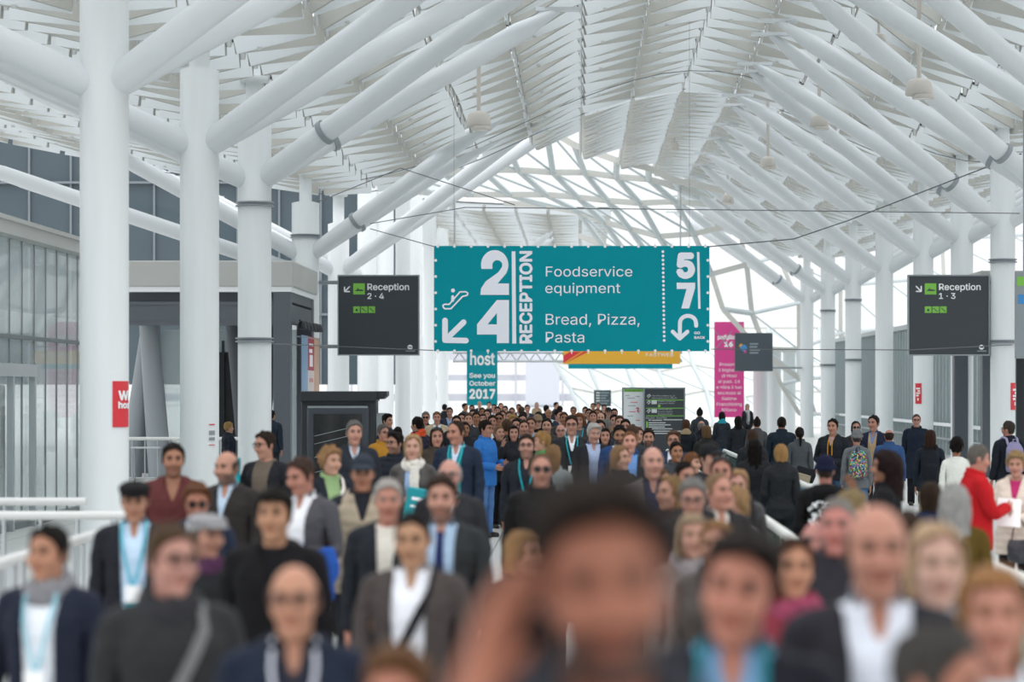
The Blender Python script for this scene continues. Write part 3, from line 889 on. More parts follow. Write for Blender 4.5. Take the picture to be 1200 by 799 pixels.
for px in (757, 800):
    MB().bbox(ib.X(px) - 0.03, ib.X(px) + 0.03, 0.02, 0.1, -0.001 - (at(0, 540, 62).z), 0.0, 0.01).build('foot_post', M_GREY, ib.root)
mb_ = Sign('map_board', 730.5, 754.5, 455.5, 540, 62.4, 'white freestanding site map board with green heading beside the black board', 'information board', mat('map_paper', '#eceff2', 0.5), 0.1, None, 'panel', M_GREY)
mb_.bar(731, 754, 455.8, 459, M_LIME, 'heading_bar')
mb_.text('Punto del tour', 732.5, 751, 456.3, 458.5, M_SIGN)
for k, (x, w, y, c) in enumerate([(733, 5, 463, 'g'), (735, 9, 466, 'g'), (745, 5, 464, 'g'), (739, 8, 471, 'r'), (736, 9, 475, 'g'), (745, 4, 478, 'r'), (737, 8, 482, 'r'), (747, 3, 481, 'r'), (735, 7, 487, 'g'), (745, 5, 492, 'r'), (736, 8, 497, 'g'), (748, 4, 500, 'r'), (735, 8, 506, 'g')]):
    mb_.bar(x, x + w, y, y + 0.7, M_RED if c == 'r' else M_GREY, 'map_line')
mb_.stroke([(747, 477), (748.5, 479), (746.5, 481), (748.5, 483.5)], 0.7, M_RED, 'map_line')
for px in (732, 753):
    MB().bbox(mb_.X(px) - 0.03, mb_.X(px) + 0.03, 0.02, 0.08, -(at(0, 540, 62.4).z), 0.0, 0.01).build('foot_post', M_GREY, mb_.root)
ss = Sign('hanging_sign', 696, 716, 457, 476, 112, 'small dark green direction sign far behind the crowd', 'sign', mat('sign_dark_green', '#3f5558', 0.5), 0.1)
for k in range(5):
    ss.bar(698.5, 703, 459.5 + 3.1 * k, 461 + 3.1 * k, TX, 'arrow')
    ss.bar(704, 714 - (k % 3) * 2, 459.6 + 3.1 * k, 460.9 + 3.1 * k, mat('print_dim', '#8f9aa3', 0.6), 'text_line')
p = at(706, 476, 112)
MB().tube([(0, 0.05, -p.z), (0, 0.05, 0)], 0.06, 10).build('post', M_GREY, ss.root)
es = Sign('hanging_sign', 1190, 1212, 318, 420, 50, 'grey hanging sign with green pictogram cut by the right frame edge', 'sign', M_GREY, 0.12)
es.bar(1192, 1204, 324, 335, M_LIME, 'pictogram')
es.bar(1193, 1209, 345, 356, mat('emblem_blue', '#3f8fd0', 0.5), 'pictogram')
MB().tube([(0, 0.05, es.z1), (0, 0.05, es.z1 + 3.4)], 0.03, 10).build('hanger', M_GREY, es.root)

def notice(px0, px1, py0, py1, x, d, r, label, txt=None):
    """red notice wrapped round a shaft"""
    k = d / F_PX
    z0, z1 = EYE - (py1 - HOR) * k, EYE - (py0 - HOR) * k
    a0 = math.asin(max(-1, min(1, (((px0 - VPX) * k) - x) / r)))
    a1 = math.asin(max(-1, min(1, (((px1 - VPX) * k) - x) / r)))
    def strip(b0, b1, za, zb, rr, n=6):
        mb = MB()
        vs, fs = [], []
        for i in range(n + 1):
            b = b0 + (b1 - b0) * i / n
            for q, z in ((rr, za), (rr, zb), (rr + 0.006, zb), (rr + 0.006, za)):
                vs.append((math.sin(b) * q, -math.cos(b) * q, z))
        for i in range(n):
            for q in range(4):
                fs.append((i * 4 + q, i * 4 + (q + 1) % 4, i * 4 + 4 + (q + 1) % 4, i * 4 + 4 + q))
        fs += [(0, 1, 2, 3), (n * 4 + 3, n * 4 + 2, n * 4 + 1, n * 4)]
        mb.add(vs, fs)
        return mb
    root = thing('column_notice', (x, d, 0), label, 'notice')
    strip(a0, a1, z0, z1, r + 0.004).build('red_panel', M_RED, root)
    h = z1 - z0
    w = a1 - a0
    if txt:
        for t, q0, q1 in ((txt[0], 0.58, 0.80), (txt[1], 0.40, 0.56)):
            me = text_mesh(t, 0.04)
            loose_faces(me)
            n = len(me.vertices)
            co = np.zeros(n * 3, np.float32)
            me.vertices.foreach_get('co', co)
            co = co.reshape(-1, 3)
            lo, hi = co.min(0), co.max(0)
            u = (co[:, 0] - lo[0]) / (hi[0] - lo[0])
            v = (co[:, 1] - lo[1]) / (hi[1] - lo[1])
            b = a0 + w * (0.25 + 0.75 * u)
            rr = r + 0.014 + co[:, 2]
            out = np.stack([np.sin(b) * rr, -np.cos(b) * rr, z0 + h * (q0 + (q1 - q0) * v)], 1).astype(np.float32)
            me.vertices.foreach_set('co', out.ravel())
            me.materials.append(M_WHITE)
            me.update()
            o = bpy.data.objects.new('lettering', me)
            COL.objects.link(o)
            o.parent = root
    else:
        for q0, q1, c0, c1 in ((0.70, 0.78, 0.2, 0.8), (0.58, 0.66, 0.45, 0.8), (0.48, 0.55, 0.2, 0.8), (0.36, 0.44, 0.2, 0.6), (0.16, 0.28, 0.4, 0.6)):
            strip(a0 + w * c0, a0 + w * c1, z0 + h * q0, z0 + h * q1, r + 0.012).build('print_block', M_WHITE, root)
notice(136.5, 150.4, 446.5, 500, -6.3, 32, 0.32, 'red notice with white lettering wrapped round the nearest left column', ('Wi', 'hos'))
notice(1072, 1078.5, 449, 473, 10.5, 74, 0.305, 'small red notice on the column left of the Reception 1 3 sign')
notice(1182, 1190.5, 448.5, 480, 10.45, 59.8, 0.305, 'red notice on the column at the right frame edge')
notice(512, 517.5, 452, 467.5, -7.35, 118, 0.32, 'tiny red notice on the far left column beside the 2017 banner')
hd = thing('column_notice', (-6.3, 40, 0), 'small white notice with red heading and dark print on the second left column', 'notice')
for z0, z1, m in ((1.63, 1.65, M_RED), (1.47, 1.54, M_GREY), (1.38, 1.43, M_GREY), (1.30, 1.31, M_RED)):
    q = MB()
    vs = [(math.sin(b) * rr, -math.cos(b) * rr, z) for b in (0.66, 0.78, 0.9, 1.02) for rr, z in ((0.321, z0), (0.321, z1), (0.328, z1), (0.328, z0))]
    fs = [(i * 4 + k, i * 4 + (k + 1) % 4, i * 4 + 4 + (k + 1) % 4, i * 4 + 4 + k) for i in range(3) for k in range(4)]
    q.add(vs, fs)
    q.build('print_block', m, hd)

# trusses that carry the far banners
tr = thing('lighting_truss', (at(655, 420, 97).x, 97.52, at(655, 423, 97).z), 'pale horizontal truss carrying the yellow and narrow teal banners', 'truss')
kk = 97 / F_PX
for z in (0, 0.35):
    MB().tube([((530 - 655) * kk, 0, z), ((800 - 655) * kk, 0, z)], 0.05, 8).build('chord', M_ALU, tr)
w = MB()
for k in range(18):
    x = (530 - 655 + 15 * k) * kk
    w.tube([(x, 0, 0), (x + 7.5 * kk, 0, 0.35)], 0.025, 6)
    w.tube([(x + 7.5 * kk, 0, 0.35), (x + 15 * kk, 0, 0)], 0.025, 6)
w.build('web_bars', M_ALU, tr)
for px in (532, 798):
    MB().tube([((px - 655) * kk, 0, 0.3), ((px - 655) * kk, 0, 7.3)], 0.03, 8).build('hanger', M_ALU, tr)

# ------------------------------------------------------------------ pendant lamps, camera dome, cables
def pendant(px, py, wpx, d, label, rod_px=60):
    p = at(px, py, d)
    k = d / F_PX
    root = thing('pendant_lamp', p, label, 'lamp', 'pendant lamps under the roof')
    r = wpx * k / 2
    ztop = min(roof_z(p.x) - p.z - 0.3, rod_px * k)
    MB().lathe((0, 0, 0), [(r * 0.5, 0.0), (r * 0.92, 0.02), (r, 0.05), (r * 0.86, 0.28 * r + 0.2), (r * 0.6, 0.34 * r + 0.24), (r * 0.15, 0.4 * r + 0.25)], 28).build('shade', M_LAMP, root)
    MB().lathe((r * 0.25, -0.1, -r * 0.22), [(r * 0.75, 0.0), (r * 0.8, 0.02), (r * 0.72, r * 0.3)], 24).build('reflector', M_LAMP, root)
    MB().lathe((r * 0.25, -0.1, -r * 0.25), [(r * 0.1, 0.0), (r * 0.62, 0.01), (r * 0.66, 0.03)], 20).build('lens', M_LENS, root)
    MB().tube([(0, 0, 0.3 * r), (0, 0, roof_z(p.x) - p.z + 0.02)], 0.045, 10).build('rod', M_LAMP, root)
pendant(561, 150, 30, 50, 'pale grey pendant lamp on a rod above the left braces')
pendant(1077, 113, 33, 48, 'largest pale pendant lamp hanging at the upper right')
pendant(960, 150, 22, 63, 'pale pendant lamp hanging left of the largest one, among right braces')
pendant(900, 197, 19, 70, 'smaller pale pendant lamp further back among the right braces')
pendant(790, 176, 11, 84, 'tiny boxy pendant lamp hanging under the ribbed roof in the middle')
pendant(853, 238, 14, 92, 'small far pendant lamp behind the right braces above the banner corner')
p = at(1030, 50, 52)
dm = thing('dome_camera', p, 'small dome camera with dark lens hanging under the right roof', 'camera')
MB().lathe((0, 0, 0), [(0.12, 0), (0.15, 0.03), (0.15, 0.16), (0.05, 0.2)], 18).build('housing', M_LAMP, dm)
MB().lathe((0, 0, -0.1), [(0.02, 0), (0.08, 0.04), (0.10, 0.1)], 18).build('dome', M_DARKER, dm)
MB().tube([(0, 0, 0.18), (0, 0, roof_z(p.x) - p.z - 0.5)], 0.03, 8).build('rod', M_LAMP, dm)

def cable(pts, label, r=0.012, sag=0.0):
    P = []
    for (a, b) in zip(pts[:-1], pts[1:]):
        A, B = at(*a), at(*b)
        for i in range(9):
            t = i / 9
            P.append(A.lerp(B, t) - Vector((0, 0, sag * 4 * t * (1 - t))))
    P.append(at(*pts[-1]))
    o = MB().tube(P, r, 6).build('steel_cable', M_CABLE)
    tag(o, label, 'cable')
cable([(434, 262, 64.0), (545, 243, 57), (860, 246, 57), (1195, 250, 58)], 'thin level steel cable stretched across the hall above the teal banner')
cable([(374, 236, 65.9), (470, 197, 60), (603, 240, 55.6)], 'thin steel cable sloping from the left braces toward the banner top')
cable([(1197, 180, 56), (995, 258, 57), (930, 280, 57), (831, 289, 57)], 'thin steel cable climbing from the banner corner to the right braces', 0.016)
cable([(434, 268, 64.0), (509, 289, 57)], 'short steel cable from left ring clamp to the banner corner')
cable([(314, 402.5, 47), (397, 406, 56.7), (508, 410.5, 56.8)], 'pale thin cable from the third left column to the banner foot')
cable([(833, 409, 56.8), (1065, 410, 56.7), (1186, 404, 59.45)], 'pale thin cable from banner foot to the right sign')

# ------------------------------------------------------------------ far outside: viaduct and hazy mast
va = MB()
va.box(-60, 70, 330, 336, 0.6, 1.6).box(-60, 70, 330, 331, 3.4, 4.2).box(-60, 70, 329, 330, 6.2, 7.4)
for k in range(40):
    va.box(-60 + 3.2 * k - 0.15, -60 + 3.2 * k + 0.15, 329.5, 330, 0, 9.5 if k % 3 == 0 else 7)
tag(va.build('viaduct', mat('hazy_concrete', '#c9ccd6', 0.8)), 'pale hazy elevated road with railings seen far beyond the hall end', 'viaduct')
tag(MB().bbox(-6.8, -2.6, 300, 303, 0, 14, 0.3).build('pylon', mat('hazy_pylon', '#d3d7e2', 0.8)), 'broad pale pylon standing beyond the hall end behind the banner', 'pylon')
# ------------------------------------------------------------------ people: implicit surfaces, skinned and posed
F32 = np.float32
def sphere(p, c, r):
    return np.sqrt((p[0] - c[0]) ** 2 + (p[1] - c[1]) ** 2 + (p[2] - c[2]) ** 2) - r
def ellip(p, c, r):
    k = np.sqrt(((p[0] - c[0]) / r[0]) ** 2 + ((p[1] - c[1]) / r[1]) ** 2 + ((p[2] - c[2]) / r[2]) ** 2)
    return (k - 1) * min(r)
def cone(p, a, b, r1, r2):
    d = [b[i] - a[i] for i in range(3)]
    L = d[0] ** 2 + d[1] ** 2 + d[2] ** 2
    h = np.clip(((p[0] - a[0]) * d[0] + (p[1] - a[1]) * d[1] + (p[2] - a[2]) * d[2]) / L, 0, 1)
    return np.sqrt((p[0] - a[0] - h * d[0]) ** 2 + (p[1] - a[1] - h * d[1]) ** 2 + (p[2] - a[2] - h * d[2]) ** 2) - (r1 + (r2 - r1) * h)
def smin(a, b, k):
    h = np.clip(0.5 + 0.5 * (b - a) / k, 0, 1)
    return b + (a - b) * h - k * h * (1 - h)
def smax(a, b, k):
    return -smin(-a, -b, k)
def loft(p, tab, t=0.0, power=2.3):
    """stack of rounded cross-sections: rows (z, half width, y front, y back)"""
    z = np.clip(p[2], tab[0][0], tab[-1][0])
    T = np.array(tab, F32)
    a = np.interp(z, T[:, 0], T[:, 1]) + t
    yf = np.interp(z, T[:, 0], T[:, 2]) - t
    yb = np.interp(z, T[:, 0], T[:, 3]) + t
    yc = 0.5 * (yf + yb)
    b = 0.5 * (yb - yf)
    r = ((np.abs(p[0]) / a) ** power + (np.abs(p[1] - yc) / b) ** power) ** (1 / power)
    f = (r - 1) * np.minimum(a, b)
    return np.maximum(f, np.maximum(tab[0][0] - t - p[2], p[2] - tab[-1][0] - t))

def surface_nets(f, xs, ys, zs):
    s = f < 0
    nx, ny, nz = f.shape
    corner = [(i, j, k) for i in (0, 1) for j in (0, 1) for k in (0, 1)]
    sl = lambda A, c: A[c[0]:nx - 1 + c[0], c[1]:ny - 1 + c[1], c[2]:nz - 1 + c[2]]
    cnt = np.zeros((nx - 1, ny - 1, nz - 1), np.int8)
    for c in corner:
        cnt += sl(s, c)
    mask = (cnt > 0) & (cnt < 8)
    I = np.argwhere(mask)
    n = len(I)
    idx = np.full(mask.shape, -1, np.int32)
    idx[mask] = np.arange(n, dtype=np.int32)
    vals = {c: f[I[:, 0] + c[0], I[:, 1] + c[1], I[:, 2] + c[2]] for c in corner}
    acc = np.zeros((n, 3), np.float64)
    num = np.zeros(n)
    for c in corner:
        for ax in range(3):
            if c[ax] == 0:
                e = list(c)
                e[ax] = 1
                a, b = vals[c], vals[tuple(e)]
                x = (a < 0) != (b < 0)
                t = np.where(x, a / np.where(x, a - b, 1), 0)
                q = np.array(c, float)[None, :].repeat(n, 0)
                q[:, ax] = t
                acc[x] += q[x]
                num[x] += 1
    acc /= num[:, None]
    V = np.empty((n, 3), F32)
    for ax, g in enumerate((xs, ys, zs)):
        g = np.asarray(g)
        V[:, ax] = g[I[:, ax]] + acc[:, ax] * (g[I[:, ax] + 1] - g[I[:, ax]])
    quads = []
    for ax in range(3):
        u, v = [(1, 2), (2, 0), (0, 1)][ax]
        a = [slice(None)] * 3
        b = [slice(None)] * 3
        a[ax] = slice(0, -1)
        b[ax] = slice(1, None)
        sa, sb = s[tuple(a)], s[tuple(b)]
        E = np.argwhere(sa != sb)
        sh = mask.shape
        ok = (E[:, u] > 0) & (E[:, v] > 0) & (E[:, u] < sh[u]) & (E[:, v] < sh[v])
        E = E[ok]
        flip = sa[E[:, 0], E[:, 1], E[:, 2]]
        def cell(du, dv):
            q = E.copy()
            q[:, u] -= du
            q[:, v] -= dv
            return idx[q[:, 0], q[:, 1], q[:, 2]]
        Q = np.stack([cell(1, 1), cell(0, 1), cell(0, 0), cell(1, 0)], 1)
        Q[~flip] = Q[~flip][:, ::-1]
        quads.append(Q)
    Q = np.concatenate(quads)
    return V, Q[(Q >= 0).all(1)]

def axis(lo, hi, step, fine=()):
    pts = [lo]
    while pts[-1] < hi:
        st = step
        for a, b, q in fine:
            if a - q < pts[-1] < b:
                st = min(st, q)
        pts.append(pts[-1] + st)
    return np.array(pts, F32)

# ---- rest figure (1.75 m, facing -Y, arms held 35 degrees away from the sides)
A35 = math.radians(35)
UA = (math.sin(A35), 0.0, -math.cos(A35))
def joints(g):
    sw = 0.180 if g == 'm' else 0.156
    hp = 0.092 if g == 'm' else 0.090
    J = {'pelvis': (0, 0, 0.95), 'torso': (0, 0, 1.00), 'head': (0, 0.012, 1.50)}
    for s, n in ((1, 'L'), (-1, 'R')):
        sh = (s * sw, 0.012, 1.400)
        el = (sh[0] + s * UA[0] * 0.29, 0.018, sh[2] + UA[2] * 0.29)
        wr = (el[0] + s * UA[0] * 0.255, 0.008, el[2] + UA[2] * 0.255)
        J['uarm' + n], J['farm' + n], J['hand' + n] = sh, el, wr
        J['thigh' + n], J['shin' + n], J['foot' + n] = (s * hp, 0, 0.90), (s * (hp + 0.008), 0.0, 0.49), (s * (hp + 0.012), 0.02, 0.085)
    return J
TORSO = {'m': [(0.80, .150, -.085, .105), (0.86, .168, -.100, .125), (0.93, .172, -.108, .122), (1.01, .160, -.110, .102), (1.10, .150, -.112, .092), (1.20, .160, -.115, .098),
               (1.29, .174, -.118, .108), (1.35, .176, -.108, .112), (1.40, .150, -.085, .102), (1.44, .105, -.062, .088), (1.475, .075, -.045, .070)],
         'f': [(0.80, .150, -.085, .108), (0.86, .172, -.095, .128), (0.93, .174, -.102, .125), (1.01, .148, -.098, .098), (1.09, .128, -.095, .085), (1.18, .136, -.102, .088),
               (1.27, .150, -.118, .096), (1.33, .152, -.112, .100), (1.39, .132, -.080, .094), (1.44, .090, -.056, .082), (1.475, .066, -.040, .064)]}
HEAD = [(1.512, .020, -.075, -.030), (1.522, .034, -.084, .000), (1.540, .045, -.088, .030), (1.565, .056, -.090, .058), (1.590, .063, -.091, .076), (1.62, .070, -.091, .090), (1.65, .0745, -.092, .100),
        (1.68, .0765, -.093, .104), (1.705, .073, -.088, .100), (1.725, .063, -.074, .086), (1.740, .046, -.053, .064), (1.750, .020, -.024, .030)]
HEAD_LOW = [r for r in HEAD if r[0] < 1.66]
def head_base(p, t=0.0):
    f = np.maximum(loft(p, HEAD_LOW, t), p[2] - 1.655)
    R = (.0765 + t, .0985 + t, .0965 + t)
    k = np.sqrt((p[0] / R[0]) ** 2 + ((p[1] - .006) / R[1]) ** 2 + ((p[2] - 1.6535) / R[2]) ** 2)
    g = (k - 1) * min(R)
    return smin(f, g, .008)

def torso_ext(g, hem, t_low=0.0):
    tab = list(TORSO[g])
    if hem < 0.82:
        e = []
        z = hem - 0.06
        while z < 0.80:
            w = 0.178 + t_low * (0.86 - z)
            e.append((z, w, -.108 - 0.5 * t_low * (0.86 - z), .118 + 0.5 * t_low * (0.86 - z)))
            z += 0.08
        tab = e + [r if r[0] > 0.9 else (r[0], .178, -.108, .125) for r in tab]
    return tab

def hand_sdf(p, J, s, n, fr):
    w = J['hand' + n]
    u = np.array([s * UA[0], 0, UA[2]])
    inn = np.array([-s * UA[2] * -1.0, 0, -abs(UA[0])])           # towards the thigh
    inn = np.array([-s * math.cos(A35), 0, -math.sin(A35)])
    P = lambda along, yy, off: tuple(np.array(w) + u * along + np.array([0, yy, 0]) + inn * off)
    f = None
    for yy, l0 in ((-.028, 0.0), (-.010, 0.0), (.010, 0.0), (.028, 0.0)):
        c = cone(p, P(0.0, yy * 0.55, 0), P(0.088, yy, 0.004), 0.0155, 0.0135)
        f = c if f is None else smin(f, c, 0.012)
    for yy, l1, l2 in ((-.0300, .040, .034), (-.0105, .045, .039), (.0095, .041, .036), (.0280, .032, .028)):
        m = P(0.088 + l1, yy * 1.12, 0.010)
        c = smin(cone(p, P(0.080, yy, 0.003), m, fr * 1.12, fr), cone(p, m, P(0.088 + l1 + l2 * 0.85, yy * 1.15, 0.010 + l2 * 0.55), fr, fr * 0.85), 0.004)
        f = smin(f, c, 0.004)
    m = P(0.060, -.052, 0.014)
    c = smin(cone(p, P(0.018, -.018, 0.006), m, 0.0155, fr * 1.2), cone(p, m, P(0.092, -.060, 0.022), fr * 1.15, fr * 0.95), 0.006)
    return smin(f, c, 0.008)

def body_parts(p, g, fr=0.0085):
    J = joints(g)
    out = {}
    out['torso'] = loft(p, TORSO[g])
    if g == 'f':
        for s in (-1, 1):
            out['torso'] = smin(out['torso'], sphere(p, (s * .068, -.082, 1.255), .055), 0.04)
    h = head_base(p)
    h = smin(h, cone(p, (0, -.090, 1.650), (0, -.112, 1.606), .009, .013), 0.012)
    for s in (-1, 1):
        h = smin(h, sphere(p, (s * .013, -.097, 1.604), .0095), 0.008)
        h = smin(h, cone(p, (s * .014, -.090, 1.668), (s * .045, -.080, 1.666), .009, .008), 0.012)
        h = smax(h, -ellip(p, (s * .032, -.108, 1.648), (.022, .026, .013)), 0.010)
        h = smin(h, sphere(p, (s * .032, -.0775, 1.646), .0125), 0.002)
        h = smin(h, ellip(p, (s * .0755, .012, 1.630), (.011, .019, .032)), 0.008)
        h = smin(h, sphere(p, (s * .043, -.068, 1.605), .022), 0.03)
    h = smin(h, ellip(p, (0, -.093, 1.5765), (.024, .008, .0055)), 0.004)
    h = smin(h, ellip(p, (0, -.092, 1.5665), (.021, .008, .006)), 0.004)
    h = smin(h, sphere(p, (0, -.076, 1.530), .018), 0.02)
    out['head'] = smin(h, cone(p, (0, .012, 1.53), (0, -.005, 1.58), .050 if g == 'm' else .043, .046), 0.03)
    nk = cone(p, (0, .018, 1.43), (0, .006, 1.54), .060 if g == 'm' else .048, .052 if g == 'm' else .043)
    out['torso'] = smin(out['torso'], nk, 0.04)
    k = 1.0 if g == 'm' else 0.86
    for s, n in ((1, 'L'), (-1, 'R')):
        out['uarm' + n] = cone(p, J['uarm' + n], J['farm' + n], .050 * k, .040 * k)
        out['farm' + n] = smin(cone(p, J['farm' + n], tuple(0.65 * np.array(J['farm' + n]) + 0.35 * np.array(J['hand' + n])), .040 * k, .041 * k),
                               cone(p, tuple(0.65 * np.array(J['farm' + n]) + 0.35 * np.array(J['hand' + n])), J['hand' + n], .041 * k, .026 * k), 0.01)
        out['hand' + n] = hand_sdf(p, J, s, n, fr)
        out['thigh' + n] = cone(p, J['thigh' + n], J['shin' + n], .086, .056)
        ml = tuple(0.7 * np.array(J['shin' + n]) + 0.3 * np.array(J['foot' + n]))
        out['shin' + n] = smin(cone(p, J['shin' + n], (ml[0], ml[1] + .012, ml[2]), .054, .055), cone(p, (ml[0], ml[1] + .012, ml[2]), J['foot' + n], .053, .036), 0.02)
        fx = J['foot' + n]
        out['foot' + n] = smin(cone(p, (fx[0], .035, .045), (fx[0] + s * .012, -.115, .028), .036, .030), cone(p, fx, (fx[0], .03, .045), .036, .036), 0.02)
    return out

def combine(parts, k=0.03):
    f = None
    for q in parts.values():
        f = q if f is None else smin(f, q, k if k else 1e-4)
    return f

BONES = ['torso', 'head'] + [b + n for n in 'LR' for b in ('uarm', 'farm', 'hand', 'thigh', 'shin', 'foot')]
def weights(V, g, tau=0.022):
    p = [V[:, 0], V[:, 1], V[:, 2]]
    P = body_parts(p, g)
    D = np.stack([P[b] for b in BONES], 1)
    # torso keeps the chest, the pelvis belongs to it as well
    D[:, 0] = np.where(V[:, 2] > 0.86, D[:, 0] - 0.012, D[:, 0])
    up = V[:, 2] > 1.0
    for k, b in enumerate(BONES):
        if b[:4] in ('thig', 'shin', 'foot'):
            D[up, k] = 9
        # never mix left and right
        if b.endswith('L') and len(b) > 4:
            D[V[:, 0] < -0.012, k] += 0.4
        if b.endswith('R') and len(b) > 4:
            D[V[:, 0] > 0.012, k] += 0.4
    D[:, 1] = np.where(V[:, 2] < 1.47, 9, D[:, 1])
    D -= D.min(1, keepdims=True)
    Wt = np.exp(-D / tau)
    Wt[Wt < 0.02] = 0
    return (Wt / Wt.sum(1, keepdims=True)).astype(F32)

def grid_eval(fn, bounds, step, fine=((), (), ())):
    xs, ys, zs = (axis(bounds[i][0], bounds[i][1], step[i] if isinstance(step, (tuple, list)) else step, fine[i]) for i in range(3))
    X, Y, Z = np.meshgrid(xs, ys, zs, indexing='ij')
    f = fn([X, Y, Z]).astype(F32)
    return surface_nets(f, xs, ys, zs)

REST = {}      # key -> (verts, faces, weights or None)
def rest(key, make):
    if key not in REST:
        REST[key] = make()
    return REST[key]

def body_rest(g, lod):
    def make():
        if lod == 0:
            V, Q = grid_eval(lambda p: combine(body_parts(p, g), 0.02), ((-.68, .68), (-.19, .16), (-.01, 1.77)), 0.012,
                             (((-.10, .10, 0.006), (.40, .68, 0.008), (-.68, -.40, 0.008)), ((-.14, .12, 0.0065),), ((1.48, 1.77, 0.006), (.62, .92, 0.0075))))
        else:
            V, Q = grid_eval(lambda p: combine(body_parts(p, g, 0.012), 0.02), ((-.68, .68), (-.19, .16), (-.02, 1.78)), 0.021,
                             (((-.10, .10, 0.010),), ((-.14, .12, 0.012),), ((1.48, 1.78, 0.010), (.62, .92, 0.016))))
        return V, Q, weights(V, g)
    return rest(('body', g, lod), make)

def face_mask(V):
    """R lips, G brows and eyes with painted socket shade, B beard zone, A eye whites"""
    x, y, z = V[:, 0], V[:, 1], V[:, 2]
    front = (y < -.045)
    soft = lambda d: np.clip(1.0 - d, 0, 1)
    lips = np.where(front, np.clip(1.6 - 1.2 * np.sqrt((x / .025) ** 2 + ((z - 1.5715) / .0115) ** 2), 0, 1), 0)
    ax = np.abs(x)
    brow = np.clip(1.7 - 1.3 * np.sqrt(((ax - .033) / .021) ** 2 + ((z - 1.6665 + 0.15 * (ax - .033)) / .0085) ** 2), 0, 1)
    eye = np.clip(1.7 - 1.3 * np.sqrt(((ax - .032) / .018) ** 2 + ((z - 1.647) / .0105) ** 2), 0, 1)  # oval wider than the eye, darkens the socket like its shadow
    dark = np.where(front, np.maximum(brow, eye), 0)
    iris = np.where(front, np.clip(1.6 - 1.3 * np.sqrt(((ax - .032) / .006) ** 2 + ((z - 1.646) / .006) ** 2), 0, 1), 0)
    jaw = np.interp(y, [-.10, -.06, -.01, .03], [1.600, 1.590, 1.605, 1.560])
    beard = np.clip((jaw - z) / .010, 0, 1) * np.clip((z - 1.495) / .012, 0, 1) * (y < .012) 
    must = np.clip(1.6 - 1.2 * np.sqrt((x / .034) ** 2 + ((z - 1.5875) / .008) ** 2), 0, 1) * front
    beard = np.maximum(beard, must) * (1 - lips)
    return np.stack([lips, dark, beard, iris], 1).astype(F32)

# ---- clothing shapes
def sleeve_parts(p, g, t, tw=0.0):
    J = joints(g)
    k = 1.0 if g == 'm' else 0.88
    out = {}
    for n in 'LR':
        wr = np.array(J['hand' + n]) - 0.004 * np.array(UA) * (1 if n == 'L' else -1)
        wob = .0035 * np.sin(38 * p[2] + 16 * p[1] + (0 if n == 'L' else 1)) * np.sin(23 * p[0] + 31 * p[1])
        out['uarm' + n] = smin(cone(p, J['uarm' + n], J['farm' + n], .052 * k + t * 0.8, .041 * k + t * 0.95), cone(p, (J['uarm' + n][0] * 0.35, .014, 1.452), (J['uarm' + n][0] * 0.9, .012, J['uarm' + n][2] - .004), .034 + t * 0.75, .046 * k + t * 0.75), 0.03) + wob
        f = cone(p, J['farm' + n], tuple(wr), .041 * k + t * 0.95, .032 * k + t * 0.8) + wob
        s = 1 if n == 'L' else -1
        along = (p[0] - wr[0]) * s * UA[0] + (p[2] - wr[2]) * UA[2]
        out['farm' + n] = np.maximum(f, along - 0.012)
    return out

def top_fn(g, t, hem, vtop=0.0, zv=1.10, wlow=0.0, sleeves=True, collar=0.0, ridges=0.0, hood=False, flare=0.0, ta=None, lapel=False, neck=1.482, buttons=False):
    def fn(p):
        tab = torso_ext(g, hem, flare)
        f = loft(p, tab, t)
        if g == 'f':
            for s in (-1, 1):
                f = smin(f, sphere(p, (s * .068, -.082, 1.255), .055 + t), 0.05)
        f = smin(f, cone(p, (0, .018, 1.40), (0, .010, 1.50), .070 + t * 0.8 if g == 'm' else .060 + t * 0.8, (.058 if g == 'm' else .050) + t * 0.8), 0.035)
        f = f + .003 * np.sin(21 * p[2] + 9 * p[0]) * np.sin(13 * p[0] + 4 * p[2])
        if ridges:
            f = f - ridges * np.abs(np.sin(p[2] * 42)) 
        if lapel:
            ax = np.abs(p[0])
            w = np.interp(p[2], [zv, 1.46], [wlow, vtop])
            f = np.where((p[1] < -.02) & (ax < w + .055 * np.clip((p[2] - zv) / .12, 0, 1)) & (p[2] > zv), f - .006, f)
        if sleeves:
            for q in sleeve_parts(p, g, ta if ta is not None else t).values():
                f = smin(f, q, 0.022)
        nz = neck + 0.22 * np.clip(p[1], -.06, .10)
        if collar:
            c = np.maximum(loft(p, [(1.43, .082, -.066, .088), (1.535 + collar, .078, -.066, .078)], t * 0.5), -loft(p, [(1.40, .058, -.048, .066), (1.56 + collar, .060, -.052, .062)]))
            nz = nz - 0.004
            f = np.maximum(f, p[2] - nz)
            f = smin(f, np.maximum(c, p[2] - (1.515 + collar) - 0.3 * p[1]), 0.012)
        else:
            f = np.maximum(f, p[2] - nz)
        if hood:
            f = smin(f, ellip(p, (0, .125, 1.43), (.13, .055, .085)), 0.03)
        f = np.maximum(f, hem - p[2])
        if vtop or wlow:
            w = np.interp(p[2], [hem, zv - .02, zv, 1.46, 1.55], [max(wlow, 0.0) + (0.03 if zv > hem + .1 and wlow < .03 else 0.0), wlow, max(wlow, .008), vtop, vtop * 1.05])
            if wlow < 0.001:
                w = np.where(p[2] < zv, -1, w)
            f = np.maximum(f, np.minimum(w - np.abs(p[0]), 0.015 - p[1]))
        return f
    return fn

